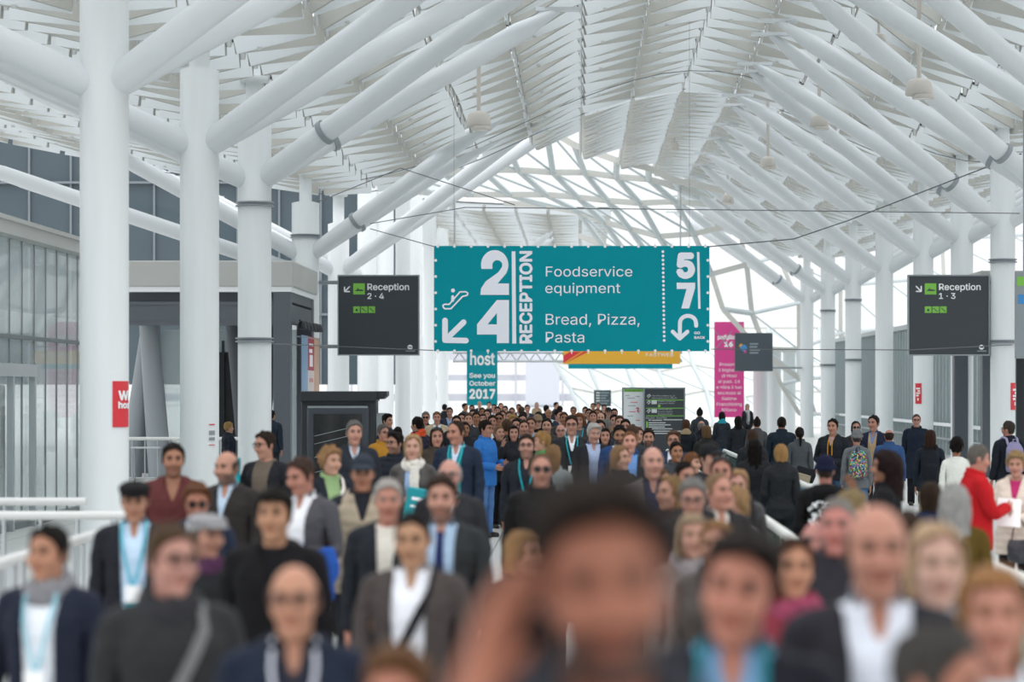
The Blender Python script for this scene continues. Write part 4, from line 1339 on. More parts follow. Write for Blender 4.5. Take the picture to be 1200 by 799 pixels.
TOPS = {
    'shirt': dict(t=.010, hem=.86, vtop=.024, zv=1.40, neck=1.492, ta=.005),
    'tshirt': dict(t=.011, hem=.86, neck=1.478, ta=.005),
    'sweater': dict(ta=.014, t=.019, hem=.84, neck=1.492),
    'vneck': dict(ta=.012, t=.016, hem=.84, vtop=.045, zv=1.30, neck=1.488),
    'rollneck': dict(ta=.014, t=.019, hem=.84, collar=.01),
    'suit': dict(t=.028, hem=.76, vtop=.078, zv=1.10, ta=.024, lapel=True, neck=1.488),
    'blazer_open': dict(t=.030, hem=.76, vtop=.085, zv=.80, wlow=.065, ta=.024, lapel=True, neck=1.488),
    'jacket_open': dict(t=.034, hem=.78, vtop=.070, zv=.80, wlow=.060, ta=.026, neck=1.496),
    'zip': dict(t=.036, hem=.78, collar=.008, ta=.028),
    'zip_v': dict(t=.036, hem=.78, vtop=.055, zv=1.33, ta=.028, neck=1.505),
    'puffer': dict(t=.040, hem=.80, collar=.01, ridges=.010, ta=.032),
    'puffer_vest': dict(t=.042, hem=.80, vtop=.055, zv=1.30, ridges=.010, sleeves=False, neck=1.505),
    'puffer_v': dict(t=.040, hem=.70, vtop=.060, zv=1.22, ridges=.006, ta=.032, neck=1.505),
    'coat': dict(t=.038, hem=.50, vtop=.060, zv=1.24, flare=.10, ta=.030, lapel=True, neck=1.496),
    'coat_closed': dict(t=.038, hem=.52, collar=.01, flare=.10, ta=.030),
    'coat_open': dict(t=.040, hem=.50, vtop=.085, zv=.60, wlow=.070, flare=.10, ta=.030, lapel=True, neck=1.496),
    'hoodie': dict(t=.030, hem=.80, hood=True, ta=.024, neck=1.50),
    'cardigan_open': dict(t=.024, hem=.78, vtop=.085, zv=.80, wlow=.070, ta=.018, neck=1.486),
}
def top_rest(kind, g, lod):
    def make():
        o = TOPS[kind]
        st = 0.011 if lod == 0 else 0.022
        xm = 0.60 if o.get('sleeves', True) else 0.30
        V, Q = grid_eval(top_fn(g, **o), ((-xm, xm), (-.24, .25), (min(o['hem'], .80) - .04, 1.60)), (st, st, st))
        return V, Q, weights(V, g, 0.03)
    return rest(('top', kind, g, lod), make)

def trousers_rest(g, lod, slim):
    def make():
        J = joints(g)
        t = .010 if slim else .020
        def fn(p):
            f = np.maximum(loft(p, TORSO[g], .012), p[2] - 1.0)
            for n in 'LR':
                a, b, c = J['thigh' + n], J['shin' + n], J['foot' + n]
                q = smin(cone(p, a, b, .090 + t * .6, .058 + t), cone(p, b, (c[0], c[1], .05), .057 + t, .042 + t * 1.4), 0.02)
                q = q + .003 * np.sin(34 * p[2] + 11 * p[1]) * np.sin(25 * p[0] + 7 * p[2])
                q = smin(q, f, 0.02) if n == 'L' else q
                f = q if n == 'L' else np.minimum(smin(q, np.where(p[0] > 0, f + 9, f), 0.02), f)
            return np.maximum(f, .035 - p[2])
        st = .014 if lod == 0 else .026
        V, Q = grid_eval(fn, ((-.24, .24), (-.16, .18), (.0, 1.03)), (st, st, st * 1.3))
        return V, Q, weights(V, g, 0.03)
    return rest(('trousers', g, lod, slim), make)

def shoe_rest(g, lod, n):
    def make():
        fx = joints(g)['foot' + n]
        s = 1 if n == 'L' else -1
        def fn(p):
            f = smin(cone(p, (fx[0], .048, .042), (fx[0] + s * .012, -.128, .034), .046, .040), cone(p, (fx[0], .03, .05), (fx[0], .02, .10), .048, .046), 0.03)
            f = np.maximum(f, p[2] - .112)
            f = smin(f, np.maximum(np.maximum(loft([p[0] - fx[0], p[1], p[2]], [(0.0, .046, -.165, .092), (.02, .047, -.166, .093)]), p[2] - .022), -p[2]), 0.006)
            return np.maximum(f, -p[2] - .0)
        st = .012 if lod == 0 else .022
        V, Q = grid_eval(fn, ((fx[0] - .075, fx[0] + .075), (-.20, .13), (-.02, .14)), st)
        return V, Q, weights(V, g, 0.02)
    return rest(('shoe', g, lod, n), make)

# ---- hair, hats and other things worn on the head (head space, shared meshes)
def hair_fn(style):
    def cut(y, pts):
        return np.interp(y, [q[0] for q in pts], [q[1] for q in pts])
    base = [(-.105, 1.730), (-.075, 1.724), (-.054, 1.708), (-.036, 1.668), (-.020, 1.612), (.000, 1.600), (.016, 1.640), (.034, 1.640), (.040, 1.580), (.11, 1.545)]
    def fn(p):
        n1 = .004 * np.sin(70 * p[0] + 20 * p[2]) * np.sin(55 * p[1] + 30 * p[2])
        q = [p[0], p[1], p[2]]
        def cap(ts, tt):
            t = ts + (tt - ts) * np.clip((q[2] - 1.64) / .08, 0, 1)
            return head_base(q) - t
        if style in ('short', 'crop', 'quiff', 'curly_short', 'fringe', 'receding', 'sidepart'):
            ts, tt = {'short': (.006, .017), 'crop': (.004, .008), 'quiff': (.005, .024), 'curly_short': (.020, .030), 'fringe': (.010, .020), 'receding': (.006, .009), 'sidepart': (.008, .020)}[style]
            pts = list(base)
            if style == 'fringe':
                pts = [(-.115, 1.696), (-.075, 1.698)] + pts[2:]
            if style == 'receding':
                pts = [(-.105, 1.76), (-.060, 1.745), (-.045, 1.715), (-.032, 1.665)] + pts[4:]
            f = cap(ts, tt) + .004 * np.sin(85 * p[0] + 3 * np.sin(30 * p[1])) * np.clip((p[2] - 1.66) / .05, 0, 1) + n1 * (2.6 if style == 'curly_short' else 1)
            if style == 'curly_short':
                f = f + .008 * np.sin(90 * p[0]) * np.sin(90 * p[1]) * np.sin(90 * p[2])
            if style == 'quiff':
                f = smin(f, ellip(p, (.006, -.050, 1.750), (.056, .044, .024)), .02)
            if style == 'sidepart':
                f = smin(f, ellip(p, (.022, -.062, 1.735), (.058, .040, .022)), .02)
            hl = .006 * np.sin(75 * p[0] + 1) + .004 * np.sin(140 * p[0]) + .22 * np.abs(p[0]) * np.clip((-.055 - p[1]) / .03, 0, 1)
            return smax(f, (cut(p[1], pts) + hl - p[2]) * 0.8, .005)
        if style == 'fringe_bald':
            f = cap(.008, .008) + n1
            f = smax(f, (cut(p[1], base) - p[2]) * .8, .006)
            f = smax(f, p[2] - np.interp(p[1], [-.04, .09], [1.668, 1.705]), .012)
            return smax(f, (-.030 - p[1]), .01)
        # longer styles
        end, w, back = {'bob': (1.535, .087, .108), 'long': (1.33, .088, .115), 'shoulder': (1.44, .090, .112), 'bigcurly': (1.36, .125, .155), 'longwavy': (1.27, .100, .13), 'shortw': (1.575, .085, .100),
                        'pony': (1.60, .080, .10), 'bun': (1.60, .080, .10), 'bighair': (1.54, .115, .135)}[style]
        ts, tt = (.020, .028) if style in ('bigcurly', 'bighair') else (.009, .017)
        top = cap(ts, tt) + n1
        if style in ('pony', 'bun'):
            f = smax(cap(.008, .013) + n1 * .5, (cut(p[1], base) - p[2]) * .8, .006)
            if style == 'bun':
                return smin(f, sphere(p, (0, .085, 1.755), .042) + n1, .015)
            return smin(f, smin(cone(p, (0, .10, 1.69), (0, .150, 1.62), .026, .034), cone(p, (0, .150, 1.62), (0, .135, 1.42), .034, .016), .02) + n1, .015)
        fall = loft(p, [(end, w * .90, -.012, back), (end + .06, w, -.022, back), (1.62, w, -.030, back), (1.68, w * .92, -.05, back * .98), (1.74, w * .6, -.05, back * .6)])
        fall = fall + n1 * 1.2 + .004 * np.sin(95 * p[0] + 12 * p[1] + 8 * p[2])
        top = top + .008 * np.exp(-((p[0] - .012) / .008) ** 2) * (p[2] > 1.70) * (p[1] < .05)
        if style in ('bigcurly', 'bighair', 'longwavy'):
            fall = fall + (.009 if style != 'longwavy' else .005) * np.sin(60 * p[0] + 3) * np.sin(55 * p[1]) * np.sin(52 * p[2])
        f = smin(np.maximum(top, 1.60 - p[2]), fall, .02)
        # opening for the face, slightly narrower at the fringe
        fw = np.interp(p[2], [1.48, 1.56, 1.62, 1.67, 1.705, 1.734], [.064, .067, .0715, .071, .062, .030])
        hz = 1.734 + .10 * (p[0] - .01) if style in ('long', 'longwavy', 'bigcurly', 'pony', 'bob') else 1.716 + .06 * p[0]
        op = np.maximum(np.maximum(np.abs(p[0] - .003) - fw + .004 * np.sin(p[2] * 55), p[1] + .004 - .0), p[2] - hz)
        f = smax(f, -op, .010)
        neckc = np.maximum(np.maximum(np.abs(p[0]) - .055, p[1] - .050), p[2] - 1.54)
        return smax(f, -neckc, .01)
    return fn

def hat_fn(style):
    def fn(p):
        if style == 'beanie':
            f = head_base(p) - (.020 + .010 * np.clip((p[2] - 1.70) / .05, 0, 1)) + .0015 * np.sin(np.arctan2(p[1], p[0]) * 40)
            f = np.maximum(f, np.interp(p[1], [-.12, .12], [1.678, 1.640]) - p[2])
            return smin(f, np.maximum(np.maximum(head_base(p) - .027, np.interp(p[1], [-.12, .12], [1.672, 1.634]) - p[2]), p[2] - np.interp(p[1], [-.12, .12], [1.705, 1.668])), .004)
        if style == 'hood':
            f = head_base(p) - .032
            f = np.maximum(f, -head_base(p) + .004)
            return np.maximum(np.maximum(f, -.050 - p[1]), 1.50 - p[2])
        if style == 'cap':
            f = np.maximum(head_base(p) - (.016 + .008 * np.clip((p[2] - 1.69) / .05, 0, 1)), np.interp(p[1], [-.12, .12], [1.688, 1.655]) - p[2])
            return smin(f, np.maximum(np.maximum(ellip(p, (0, -.110, 1.680), (.080, .082, .030)), -ellip(p, (0, -.108, 1.666), (.082, .084, .030))), 0 * p[2] + (-.2 - p[1])), .004)
        if style == 'flat':
            f = smin(ellip(p, (0, .000, 1.715), (.098, .128, .044)), np.maximum(np.maximum(head_base(p) - .014, np.interp(p[1], [-.12, .12], [1.690, 1.640]) - p[2]), p[2] - 1.74), .01)
            return smin(f, ellip(p, (0, -.112, 1.693), (.066, .042, .009)), .01)
    return fn

def head_item(kind, style, lod):
    def make():
        st = .0065 if lod == 0 else .012
        fn = hair_fn(style) if kind == 'hair' else hat_fn(style)
        zlo = 1.22 if kind == 'hair' and style in ('long', 'longwavy', 'bigcurly', 'pony', 'shoulder') else 1.48
        V, Q = grid_eval(fn, ((-.16, .16), (-.20, .20), (zlo, 1.83)), (st, st, st))
        return mesh_np(style + '_' + kind, V - np.array(HEADPIV, F32), Q)
    return rest((kind, style, lod), make)
HEADPIV = (0, 0.012, 1.50)

def glasses_mesh(dark, up=False):
    def make():
        mb = MB()
        for s in (-1, 1):
            ring = [(s * .033 + .0235 * math.copysign(abs(math.cos(a)) ** .7, math.cos(a)), -.108 + .012 * abs(math.cos(a)) * (1 if s * math.cos(a) > 0 else 0.2), 1.644 + .0165 * math.copysign(abs(math.sin(a)) ** .7, math.sin(a))) for a in [2 * math.pi * k / 16 for k in range(17)]]
            mb.tube(ring, .0030 if not dark else .0034, 6, False)
            if dark:
                mb.add(ring[:-1], [tuple(range(16))])
                mb.add([(x, y + .004, z) for x, y, z in ring[:-1]], [tuple(range(15, -1, -1))])
            mb.tube([(s * .056, -.096, 1.650), (s * .074, -.060, 1.652), (s * .083, .0, 1.650), (s * .083, .03, 1.638)], .0022, 6)
        mb.tube([(-.010, -.112, 1.648), (0, -.114, 1.651), (.010, -.112, 1.648)], .0022, 6)
        off = Vector(HEADPIV)
        vs = [Vector(v) - off for v in mb.v]
        if up:
            R = Matrix.Rotation(math.radians(-52), 3, 'X')
            c = Vector((0, .0, 1.66)) - off
            vs = [R @ (v - c) * 1.06 + c + Vector((0, 0.012, .012)) for v in vs]
        me = bpy.data.meshes.new('glasses')
        me.from_pydata([tuple(v) for v in vs], [], mb.f)
        me.polygons.foreach_set('use_smooth', [True] * len(mb.f))
        me.update()
        return me
    return rest(('glasses', dark, up), make)

def rot_to(u, v):
    return np.array(Vector(u).rotation_difference(Vector(v)).to_matrix())
def Rx(a): return np.array(Matrix.Rotation(math.radians(a), 3, 'X'))
def Ry(a): return np.array(Matrix.Rotation(math.radians(a), 3, 'Y'))
def Rz(a): return np.array(Matrix.Rotation(math.radians(a), 3, 'Z'))

def arm_dirs(s, abd, fwd, elbow, inn=0.0):
    """abd/fwd in degrees from hanging, elbow bend, inn turns the forearm towards the middle"""
    d = Ry(-s * abd) @ np.array([0, 0, -1.0])
    d = Rx(-fwd) @ d
    e = Rx(-fwd - elbow) @ (Ry(-s * abd * 0.6) @ np.array([0, 0, -1.0]))
    e = Rz(-s * inn) @ e
    return d, e
ARMS = {
    'hang': lambda s: arm_dirs(s, 9, 2, 12), 'hang2': lambda s: arm_dirs(s, 8, -6, 10), 'fwd': lambda s: arm_dirs(s, 8, 16, 22), 'back': lambda s: arm_dirs(s, 9, -20, 8),
    'bent': lambda s: arm_dirs(s, 12, 8, 80, 35), 'read': lambda s: arm_dirs(s, 10, 14, 92, 28), 'pocket': lambda s: arm_dirs(s, 20, -14, 48, 22), 'strap': lambda s: arm_dirs(s, 16, 10, 130, 25),
    'point': lambda s: arm_dirs(s, 30, 62, 24, 20), 'folder': lambda s: arm_dirs(s, 12, -4, 95, 45), 'clasp': lambda s: arm_dirs(s, 14, 6, 70, 50), 'cheek': lambda s: arm_dirs(s, 24, 42, 122, 22), 'mouth': lambda s: arm_dirs(s, 16, 40, 118, 38),
}
LEGS = {'stand': ((0, 0), (0, 0)), 'stepL': ((20, 6), (-16, 24)), 'stepR': ((-16, 24), (20, 6)), 'halfL': ((11, 4), (-9, 14)), 'halfR': ((-9, 14), (11, 4))}

def solve(g, legs, armL, armR, yaw, pitch, lean, tilt=0.0):
    """rotation and new joint position of every bone"""
    J = {k: np.array(v, float) for k, v in joints(g).items()}
    Rt = Rx(lean)
    P, R = {}, {}
    piv = np.array([0, 0, 0.92])
    tr = lambda v: piv + Rt @ (v - piv)
    R['torso'], P['torso'] = Rt, tr(J['torso'])
    R['head'], P['head'] = Rt @ Rz(yaw) @ Ry(tilt) @ Rx(pitch), tr(J['head'])
    for s, n, arm in ((1, 'L', armL), (-1, 'R', armR)):
        if isinstance(arm, tuple):          # reach for a wrist position (rest figure metres)
            A_, T_ = J['uarm' + n], np.array(arm, float)
            v = T_ - A_
            L = min(np.linalg.norm(v), .535)
            v = v / np.linalg.norm(v)
            pole = np.array([s * .30, -.25, -1.0])
            pole = pole - v * pole.dot(v)
            pole /= np.linalg.norm(pole)
            ca = (.29 ** 2 + L * L - .255 ** 2) / (2 * .29 * L)
            d = v * ca + pole * math.sqrt(max(0, 1 - ca * ca))
            e = (A_ + v * L - A_ - d * .29)
            e = e / np.linalg.norm(e)
        else:
            d, e = ARMS[arm](s)
        ru = np.array([s * UA[0], 0, UA[2]])
        R['uarm' + n] = Rt @ rot_to(ru, d)
        P['uarm' + n] = tr(J['uarm' + n])
        P['farm' + n] = P['uarm' + n] + R['uarm' + n] @ (J['farm' + n] - J['uarm' + n])
        R['farm' + n] = Rt @ rot_to(d, e) @ rot_to(ru, d)
        P['hand' + n] = P['farm' + n] + R['farm' + n] @ (J['hand' + n] - J['farm' + n])
        R['hand' + n] = R['farm' + n]
        th, kn = LEGS[legs][0 if s > 0 else 1]
        R['thigh' + n], P['thigh' + n] = Rx(-th), J['thigh' + n]
        R['shin' + n] = Rx(-th + kn)
        P['shin' + n] = P['thigh' + n] + R['thigh' + n] @ (J['shin' + n] - J['thigh' + n])
        P['foot' + n] = P['shin' + n] + R['shin' + n] @ (J['foot' + n] - J['shin' + n])
        R['foot' + n] = Rx((-th + kn) * 0.35)
    for b in ('foot', 'shin', 'thigh'):
        pass
    return J, R, P

def pose_verts(V, Wt, S):
    J, R, P = S
    out = np.zeros_like(V)
    for k, b in enumerate(BONES):
        w = Wt[:, k]
        m = w > 0
        if m.any():
            out[m] += w[m, None] * ((V[m] - J[b].astype(F32)) @ R[b].T.astype(F32) + P[b].astype(F32))
    return out

# ---- materials of people
def skin_mat(tone, hair, beard=0.0):
    key = 'skin_%s_%s_%d' % (tone.strip('#'), hair.strip('#'), int(beard * 10))
    if key in MATS:
        return MATS[key]
    m = mat(key, tone, 0.55, spec=0.25)
    nt = m.node_tree
    b = nt.nodes['Principled BSDF']
    at_ = nt.nodes.new('ShaderNodeAttribute')
    at_.attribute_name = 'mask'
    sep = nt.nodes.new('ShaderNodeSeparateColor')
    nt.links.new(at_.outputs['Color'], sep.inputs['Color'])
    c = tuple(q * k for q, k in zip(lin(tone), (0.66, 0.67, 0.71))) + (1,)
    prev = None
    tcn = nt.nodes.new('ShaderNodeTexCoord')
    nz = nt.nodes.new('ShaderNodeTexNoise')
    nz.inputs['Scale'].default_value = 14
    nt.links.new(tcn.outputs['Object'], nz.inputs['Vector'])
    def mixin(fac, col, gain, prev):
        mx = nt.nodes.new('ShaderNodeMix')
        mx.data_type = 'RGBA'
        if prev is None:
            mx.inputs['A'].default_value = c
        else:
            nt.links.new(prev, mx.inputs['A'])
        mx.inputs['B'].default_value = col
        ml = nt.nodes.new('ShaderNodeMath')
        ml.operation = 'MULTIPLY'
        ml.inputs[1].default_value = gain
        nt.links.new(fac, ml.inputs[0])
        nt.links.new(ml.outputs[0], mx.inputs['Factor'])
        return mx.outputs['Result']
    prev = mixin(nz.outputs['Fac'], (c[0] * 0.96, c[1] * 0.76, c[2] * 0.76, 1), 0.6, prev)
    hc = lin(hair)
    prev = mixin(sep.outputs['Blue'], tuple(0.8 * q + 0.01 for q in hc[:3]) + (1,), beard, prev)
    prev = mixin(sep.outputs['Red'], (c[0] * 0.62, c[1] * 0.34, c[2] * 0.32, 1), 0.75, prev)
    prev = mixin(sep.outputs['Green'], tuple(0.25 * q + 0.07 * r for q, r in zip(hc[:3], c[:3])) + (1,), 0.95, prev)
    prev = mixin(at_.outputs['Alpha'], (0.008, 0.007, 0.006, 1), 0.9, prev)
    nt.links.new(prev, b.inputs['Base Color'])
    return m
def hair_mat(c):
    dark = sum(lin(c)[:3]) < 0.12
    key = 'hair_' + c.strip('#')
    if key in MATS:
        return MATS[key]
    m = mat(key, c, 0.62, spec=0.12 if dark else 0.2, noise=0.5, nscale=9, stretch=(4.5, 3.5, 0.5), bump=0.9, bscale=30)
    mx = [n for n in m.node_tree.nodes if n.type == 'MIX'][0]
    v = lin(c)
    mx.inputs['A'].default_value = tuple(q * 0.34 for q in v[:3]) + (1,)
    mx.inputs['B'].default_value = tuple(q * 1.12 for q in v[:3]) + (1,)
    return m
def cloth_mat(c, kind='cloth'):
    if kind == 'knit':
        return mat('knit_' + c.strip('#'), c, 0.9, spec=0.1, noise=0.12, nscale=30, bump=0.7, bscale=70)
    if kind == 'leather':
        return mat('leather_' + c.strip('#'), c, 0.38, spec=0.5, noise=0.1, nscale=8, bump=0.5, bscale=11)
    return mat('cloth_' + c.strip('#'), c, 0.82, spec=0.15, noise=0.10, nscale=9, bump=0.55, bscale=12)

def front_y(g, t, x, z):
    T = np.array(TORSO[g])
    a = np.interp(z, T[:, 0], T[:, 1]) + t
    yf = np.interp(z, T[:, 0], T[:, 2]) - t
    yb = np.interp(z, T[:, 0], T[:, 3]) + t
    yc, b = 0.5 * (yf + yb), 0.5 * (yb - yf)
    q = min(0.98, abs(x) / a)
    y = yc - b * (1 - q ** 2.3) ** (1 / 2.3)
    if g == 'f' and 1.17 < z < 1.34:
        d = .055 + t
        for s in (-1, 1):
            r2 = d * d - (x - s * .068) ** 2 - (z - 1.255) ** 2
            if r2 > 0:
                y = min(y, -.082 - math.sqrt(r2) - .004)
    return y

def ribbon(pts, w, th, back=False):
    """flat band along 3-D points lying against the chest (outward = -Y, or +Y for the back)"""
    mb = MB()
    pts = [Vector(q) for q in pts]
    vs = []
    n = len(pts)
    for i, q in enumerate(pts):
        t = (pts[min(i + 1, n - 1)] - pts[max(i - 1, 0)]).normalized()
        out = Vector((q.x * 0.9, -0.12 if not back else 0.12, 0.05)).normalized()
        sd = t.cross(out).normalized()
        o = sd.cross(t).normalized()
        if (o.y > 0) != back:
            o = -o
        for a, b in ((-1, 0), (1, 0), (1, 1), (-1, 1)):
            vs.append(q + sd * (a * w / 2) + o * (b * th))
    fs = [(i * 4 + k, i * 4 + (k + 1) % 4, i * 4 + 4 + (k + 1) % 4, i * 4 + 4 + k) for i in range(n - 1) for k in range(4)]
    fs += [(0, 1, 2, 3), (n * 4 - 1, n * 4 - 2, n * 4 - 3, n * 4 - 4)]
    mb.add(vs, fs, False)
    return mb

POSED = {}
PEOPLE = 0
STANDING = []
def clear_depth(px, ytop, d, dx, wide):
    """nearest depth along the sight line to the head where nobody stands yet"""
    for q in sorted(np.arange(-3.0, 3.01, 0.1), key=abs):
        dd = d + q * (0.35 if d < 9 else 1.0)
        x = (px - VPX) * dd / F_PX + dx
        if all(abs(x - a) > 0.5 * (wide + w) or abs(dd - b) > 0.52 for a, b, w in STANDING) and not (13.6 < dd < 48.5 and min(abs(x - 1.73), abs(x - 2.85)) < 0.36):
            return dd
    print('NO CLEAR PLACE', px, ytop)
    return d
def person(px, ytop, hp, yaw, label, g='m', hair='short', hc='#3a2c22', skin='#d8a88c', layers=(('zip', '#23272b'),), legs='#23262c', shoes='#1d1c1b', pose='stand',
           aL='hang', aR='hang2', hy=0, hpitch=0, tilt=0, lean=0, hat=None, glasses=None, beard=0.0, lanyard=None, badge=True, tie=None, scarf=None, strap=None, backpack=None,
           base=0.0, group=None, dx=0.0, slim=False, kinds=None, lod=None, hcm=None):
    global PEOPLE
    PEOPLE += 1
    if hp is None:                      # an ordinary adult: distance follows from how far the head lies under the horizon
        h = 1.755 if g == 'm' else 1.655
        ppm = (ytop - HOR) / (EYE - h)
    else:
        h = (EYE - base) / (1 + 0.131 * (ytop - HOR) / hp)
        h = min(1.97, max(1.50, h))
        ppm = (ytop - HOR) / (EYE - base - h)
    d = F_PX / ppm
    if d > 4.8:
        d = clear_depth(px, ytop, d, dx, 0.56)
        h = EYE - base - (ytop - HOR) * d / F_PX
        ppm = F_PX / d
    STANDING.append(((px - VPX) / ppm + dx, d, 0.56))
    if lod is None:
        lod = 0 if 0.13 * h * ppm >= 17 else 1
    s = h / 1.772
    x = (px - VPX) / ppm + dx
    root = thing('person', (x, d, base), label, 'person', group, math.radians(yaw))
    if lod == 1:
        hpitch = 0
    S = solve(g, pose, aL, aR, hy, hpitch, lean, tilt)
    pk = (g, lod, pose, aL, aR, hy, hpitch, lean, tilt)
    def posed(key, RV, name, mask=False):
        k = (key, pk)
        if k not in POSED:
            V, Q, Wt = RV
            PV = pose_verts(V, Wt, S)
            me = mesh_np(name, PV, Q)
            if mask:
                a = me.color_attributes.new('mask', 'FLOAT_COLOR', 'POINT')
                a.data.foreach_set('color', face_mask(V).ravel())
            POSED[k] = (me, float(PV[:, 2].min()))
        return POSED[k]
    zmin = []
    def put(me, name, m, par=root, off=None, R=None, sc=1.0, lab=None):
        if not me.materials:
            me.materials.append(m)
        o = bpy.data.objects.new(name, me)
        COL.objects.link(o)
        o.material_slots[0].link = 'OBJECT'
        o.material_slots[0].material = m
        o.parent = par
        M = Matrix.Identity(4)
        if R is not None:
            M = Matrix.LocRotScale(Vector(off), Matrix(R.tolist()).to_quaternion(), Vector((sc, sc, sc)))
        o.matrix_local = M
        if lab:
            o['label'] = lab
        return o
    me, _ = posed('body', body_rest(g, lod), 'body', True)
    sk = skin_mat(skin, hc, beard)
    put(me, 'body', sk)
    t_out = 0.0
    names = {'shirt': 'shirt', 'tshirt': 'shirt', 'sweater': 'sweater', 'vneck': 'sweater', 'rollneck': 'sweater', 'suit': 'suit_jacket', 'blazer_open': 'blazer', 'jacket_open': 'jacket', 'zip': 'jacket', 'zip_v': 'jacket',
             'puffer': 'jacket', 'puffer_v': 'quilted_coat', 'puffer_vest': 'quilted_vest', 'coat': 'coat', 'coat_closed': 'coat', 'coat_open': 'coat', 'hoodie': 'hooded_sweatshirt', 'cardigan_open': 'cardigan'}
    t_shirt = 0.010
    for L in layers:
        kd, c = L[0], L[1]
        me, _ = posed(('top', kd), top_rest(kd, g, lod), kd)
        put(me, names[kd], cloth_mat(c, L[2] if len(L) > 2 else 'cloth'))
        t_out = TOPS[kd]['t']
        if kd in ('shirt', 'tshirt', 'sweater', 'vneck'):
            t_shirt = t_out
    me, _ = posed(('trousers', slim), trousers_rest(g, lod, slim), 'trousers')
    put(me, 'trousers', cloth_mat(legs))
    for n in 'LR':
        me, zm = posed(('shoe', n), shoe_rest(g, lod, n), 'shoe')
        zmin.append(zm)
        put(me, 'shoe', mat('shoe_' + shoes.strip('#'), shoes, 0.45))
    hp_ = [float(v) for v in S[2]['head']]
    if hair:
        put(head_item('hair', hair, lod), 'hair', hair_mat(hcm or hc), off=hp_, R=S[1]['head'])
    if hat:
        put(head_item('hat', hat[0], lod), {'beanie': 'beanie', 'cap': 'cap', 'flat': 'flat_cap', 'hood': 'hood'}[hat[0]], cloth_mat(hat[1], 'knit' if hat[0] == 'beanie' else 'cloth'), off=hp_, R=S[1]['head'])
    if glasses:
        put(glasses_mesh(glasses in ('dark', 'up'), glasses == 'up'), 'sunglasses' if glasses in ('dark', 'up') else 'glasses', mat('glasses_black', '#17171a', 0.25), off=hp_, R=S[1]['head'])
    # things worn on the chest follow the torso
    tz = [float(v) for v in (S[2]['torso'])]
    Jt = Vector((0, 0, 1.0))
    def chest(mb, name, m, lab=None):
        me = bpy.data.meshes.new(name)
        me.from_pydata([tuple(Vector(v) - Jt) for v in mb.v], [], mb.f)
        me.polygons.foreach_set('use_smooth', mb.sm)
        me.update()
        return put(me, name, m, off=tz, R=S[1]['torso'], lab=lab)
    collared = [L for L in layers if L[0] == 'shirt']
    if collared and lod == 0:
        for sd in (-1, 1):
            mb = MB()
            ring = [(sd * (.010 + .052 * math.sin(a)), .018 - .060 * math.cos(a), 1.487 + .030 * (1 - math.cos(a)) * 0.6) for a in [0.12 + 0.42 * k for k in range(6)]]
            top = [(q[0] * 1.02, q[1] + .004, q[2] + .030) for q in ring]
            low = [(q[0] * 1.10 + sd * .020 * math.exp(-k), q[1] - .012 - .012 * math.exp(-k), q[2] - .012 - .034 * math.exp(-k * 0.9)) for k, q in enumerate(ring)]
            mb.add(top + low, [(i, i + 1, i + 7, i + 6) for i in range(5)] + [(i + 6, i + 7, i + 1, i) for i in range(5)], True)
            chest(mb, 'shirt_collar', cloth_mat(collared[0][1]))
    if tie and lod == 0:
        ts = t_shirt + .004
        mb = MB()
        zz = [1.458, 1.43, 1.38, 1.30, 1.20, 1.10, 1.02]
        vs = []
        for z in zz:
            w = np.interp(z, [1.0, 1.40, 1.435, 1.46], [.036, .020, .016, .024])
            y = front_y(g, ts, 0, z) - (.010 if z > 1.42 else .004)
            vs += [(-w, y + .002, z), (w, y + .002, z), (w, y - .005, z), (-w, y - .005, z)]
        mb.add(vs, [(i * 4 + k, i * 4 + (k + 1) % 4, i * 4 + 4 + (k + 1) % 4, i * 4 + 4 + k) for i in range(len(zz) - 1) for k in range(4)] + [(0, 1, 2, 3)], False)
        chest(mb, 'tie', cloth_mat(tie))
    if lanyard:
        to = t_out + .006
        pts_w = [(.070, 1.470), (.072, 1.42), (.060, 1.34), (.040, 1.25), (.016, 1.15), (.004, 1.12)]
        mb = MB()
        for sd in (-1, 1):
            q = [(sd * .064, .035, 1.512), (sd * .075, -.010, 1.505)] + [(sd * xx, front_y(g, to, xx, zz) - .003, zz) for xx, zz in pts_w]
            r = ribbon(q, .015, .003)
            mb.add(r.v, r.f)
        ly = chest(mb, 'lanyard', cloth_mat(lanyard))
        if badge:
            zb = 1.03
            y = front_y(g, to, 0, 1.08) - .012
            b = MB().bbox(-.050, .050, y - .006, y, zb - .05, zb + .09, .006)
            bo = chest(b, 'badge', M_WHITE)
            chest(MB().box(-.049, .049, y - .0075, y - .005, zb - .045, zb - .012), 'badge_stripe', M_TEALPRINT)
    if scarf:
        def fn(p):
            ang = np.arctan2(p[0], -(p[1] - .015))
            r = np.sqrt(p[0] ** 2 + (p[1] - .015) ** 2)
            zc = 1.485 + .022 * np.sin(ang * 2 + 1) - .030 * np.cos(ang)
            a = np.sqrt((r - .088) ** 2 / 1.0 + ((p[2] - zc) * 0.72) ** 2) - .034 + .004 * np.sin(ang * 9 + p[2] * 70)
            zc2 = 1.452 - .020 * np.cos(ang)
            a = smin(a, np.sqrt((r - .098) ** 2 + ((p[2] - zc2) * 0.8) ** 2) - .026, .012)
            if scarf[1]:
                yy = np.interp(p[2], [1.0, 1.25, 1.45], [-.158, -.168, -.125]) - t_out * 0.9
                a = smin(a, np.maximum(np.maximum(np.abs(p[0] - .030) - .046 + .004 * np.sin(p[2] * 50), np.abs(p[1] - yy) - .018), np.maximum(1.02 - p[2], p[2] - 1.46)), .02)
            return a
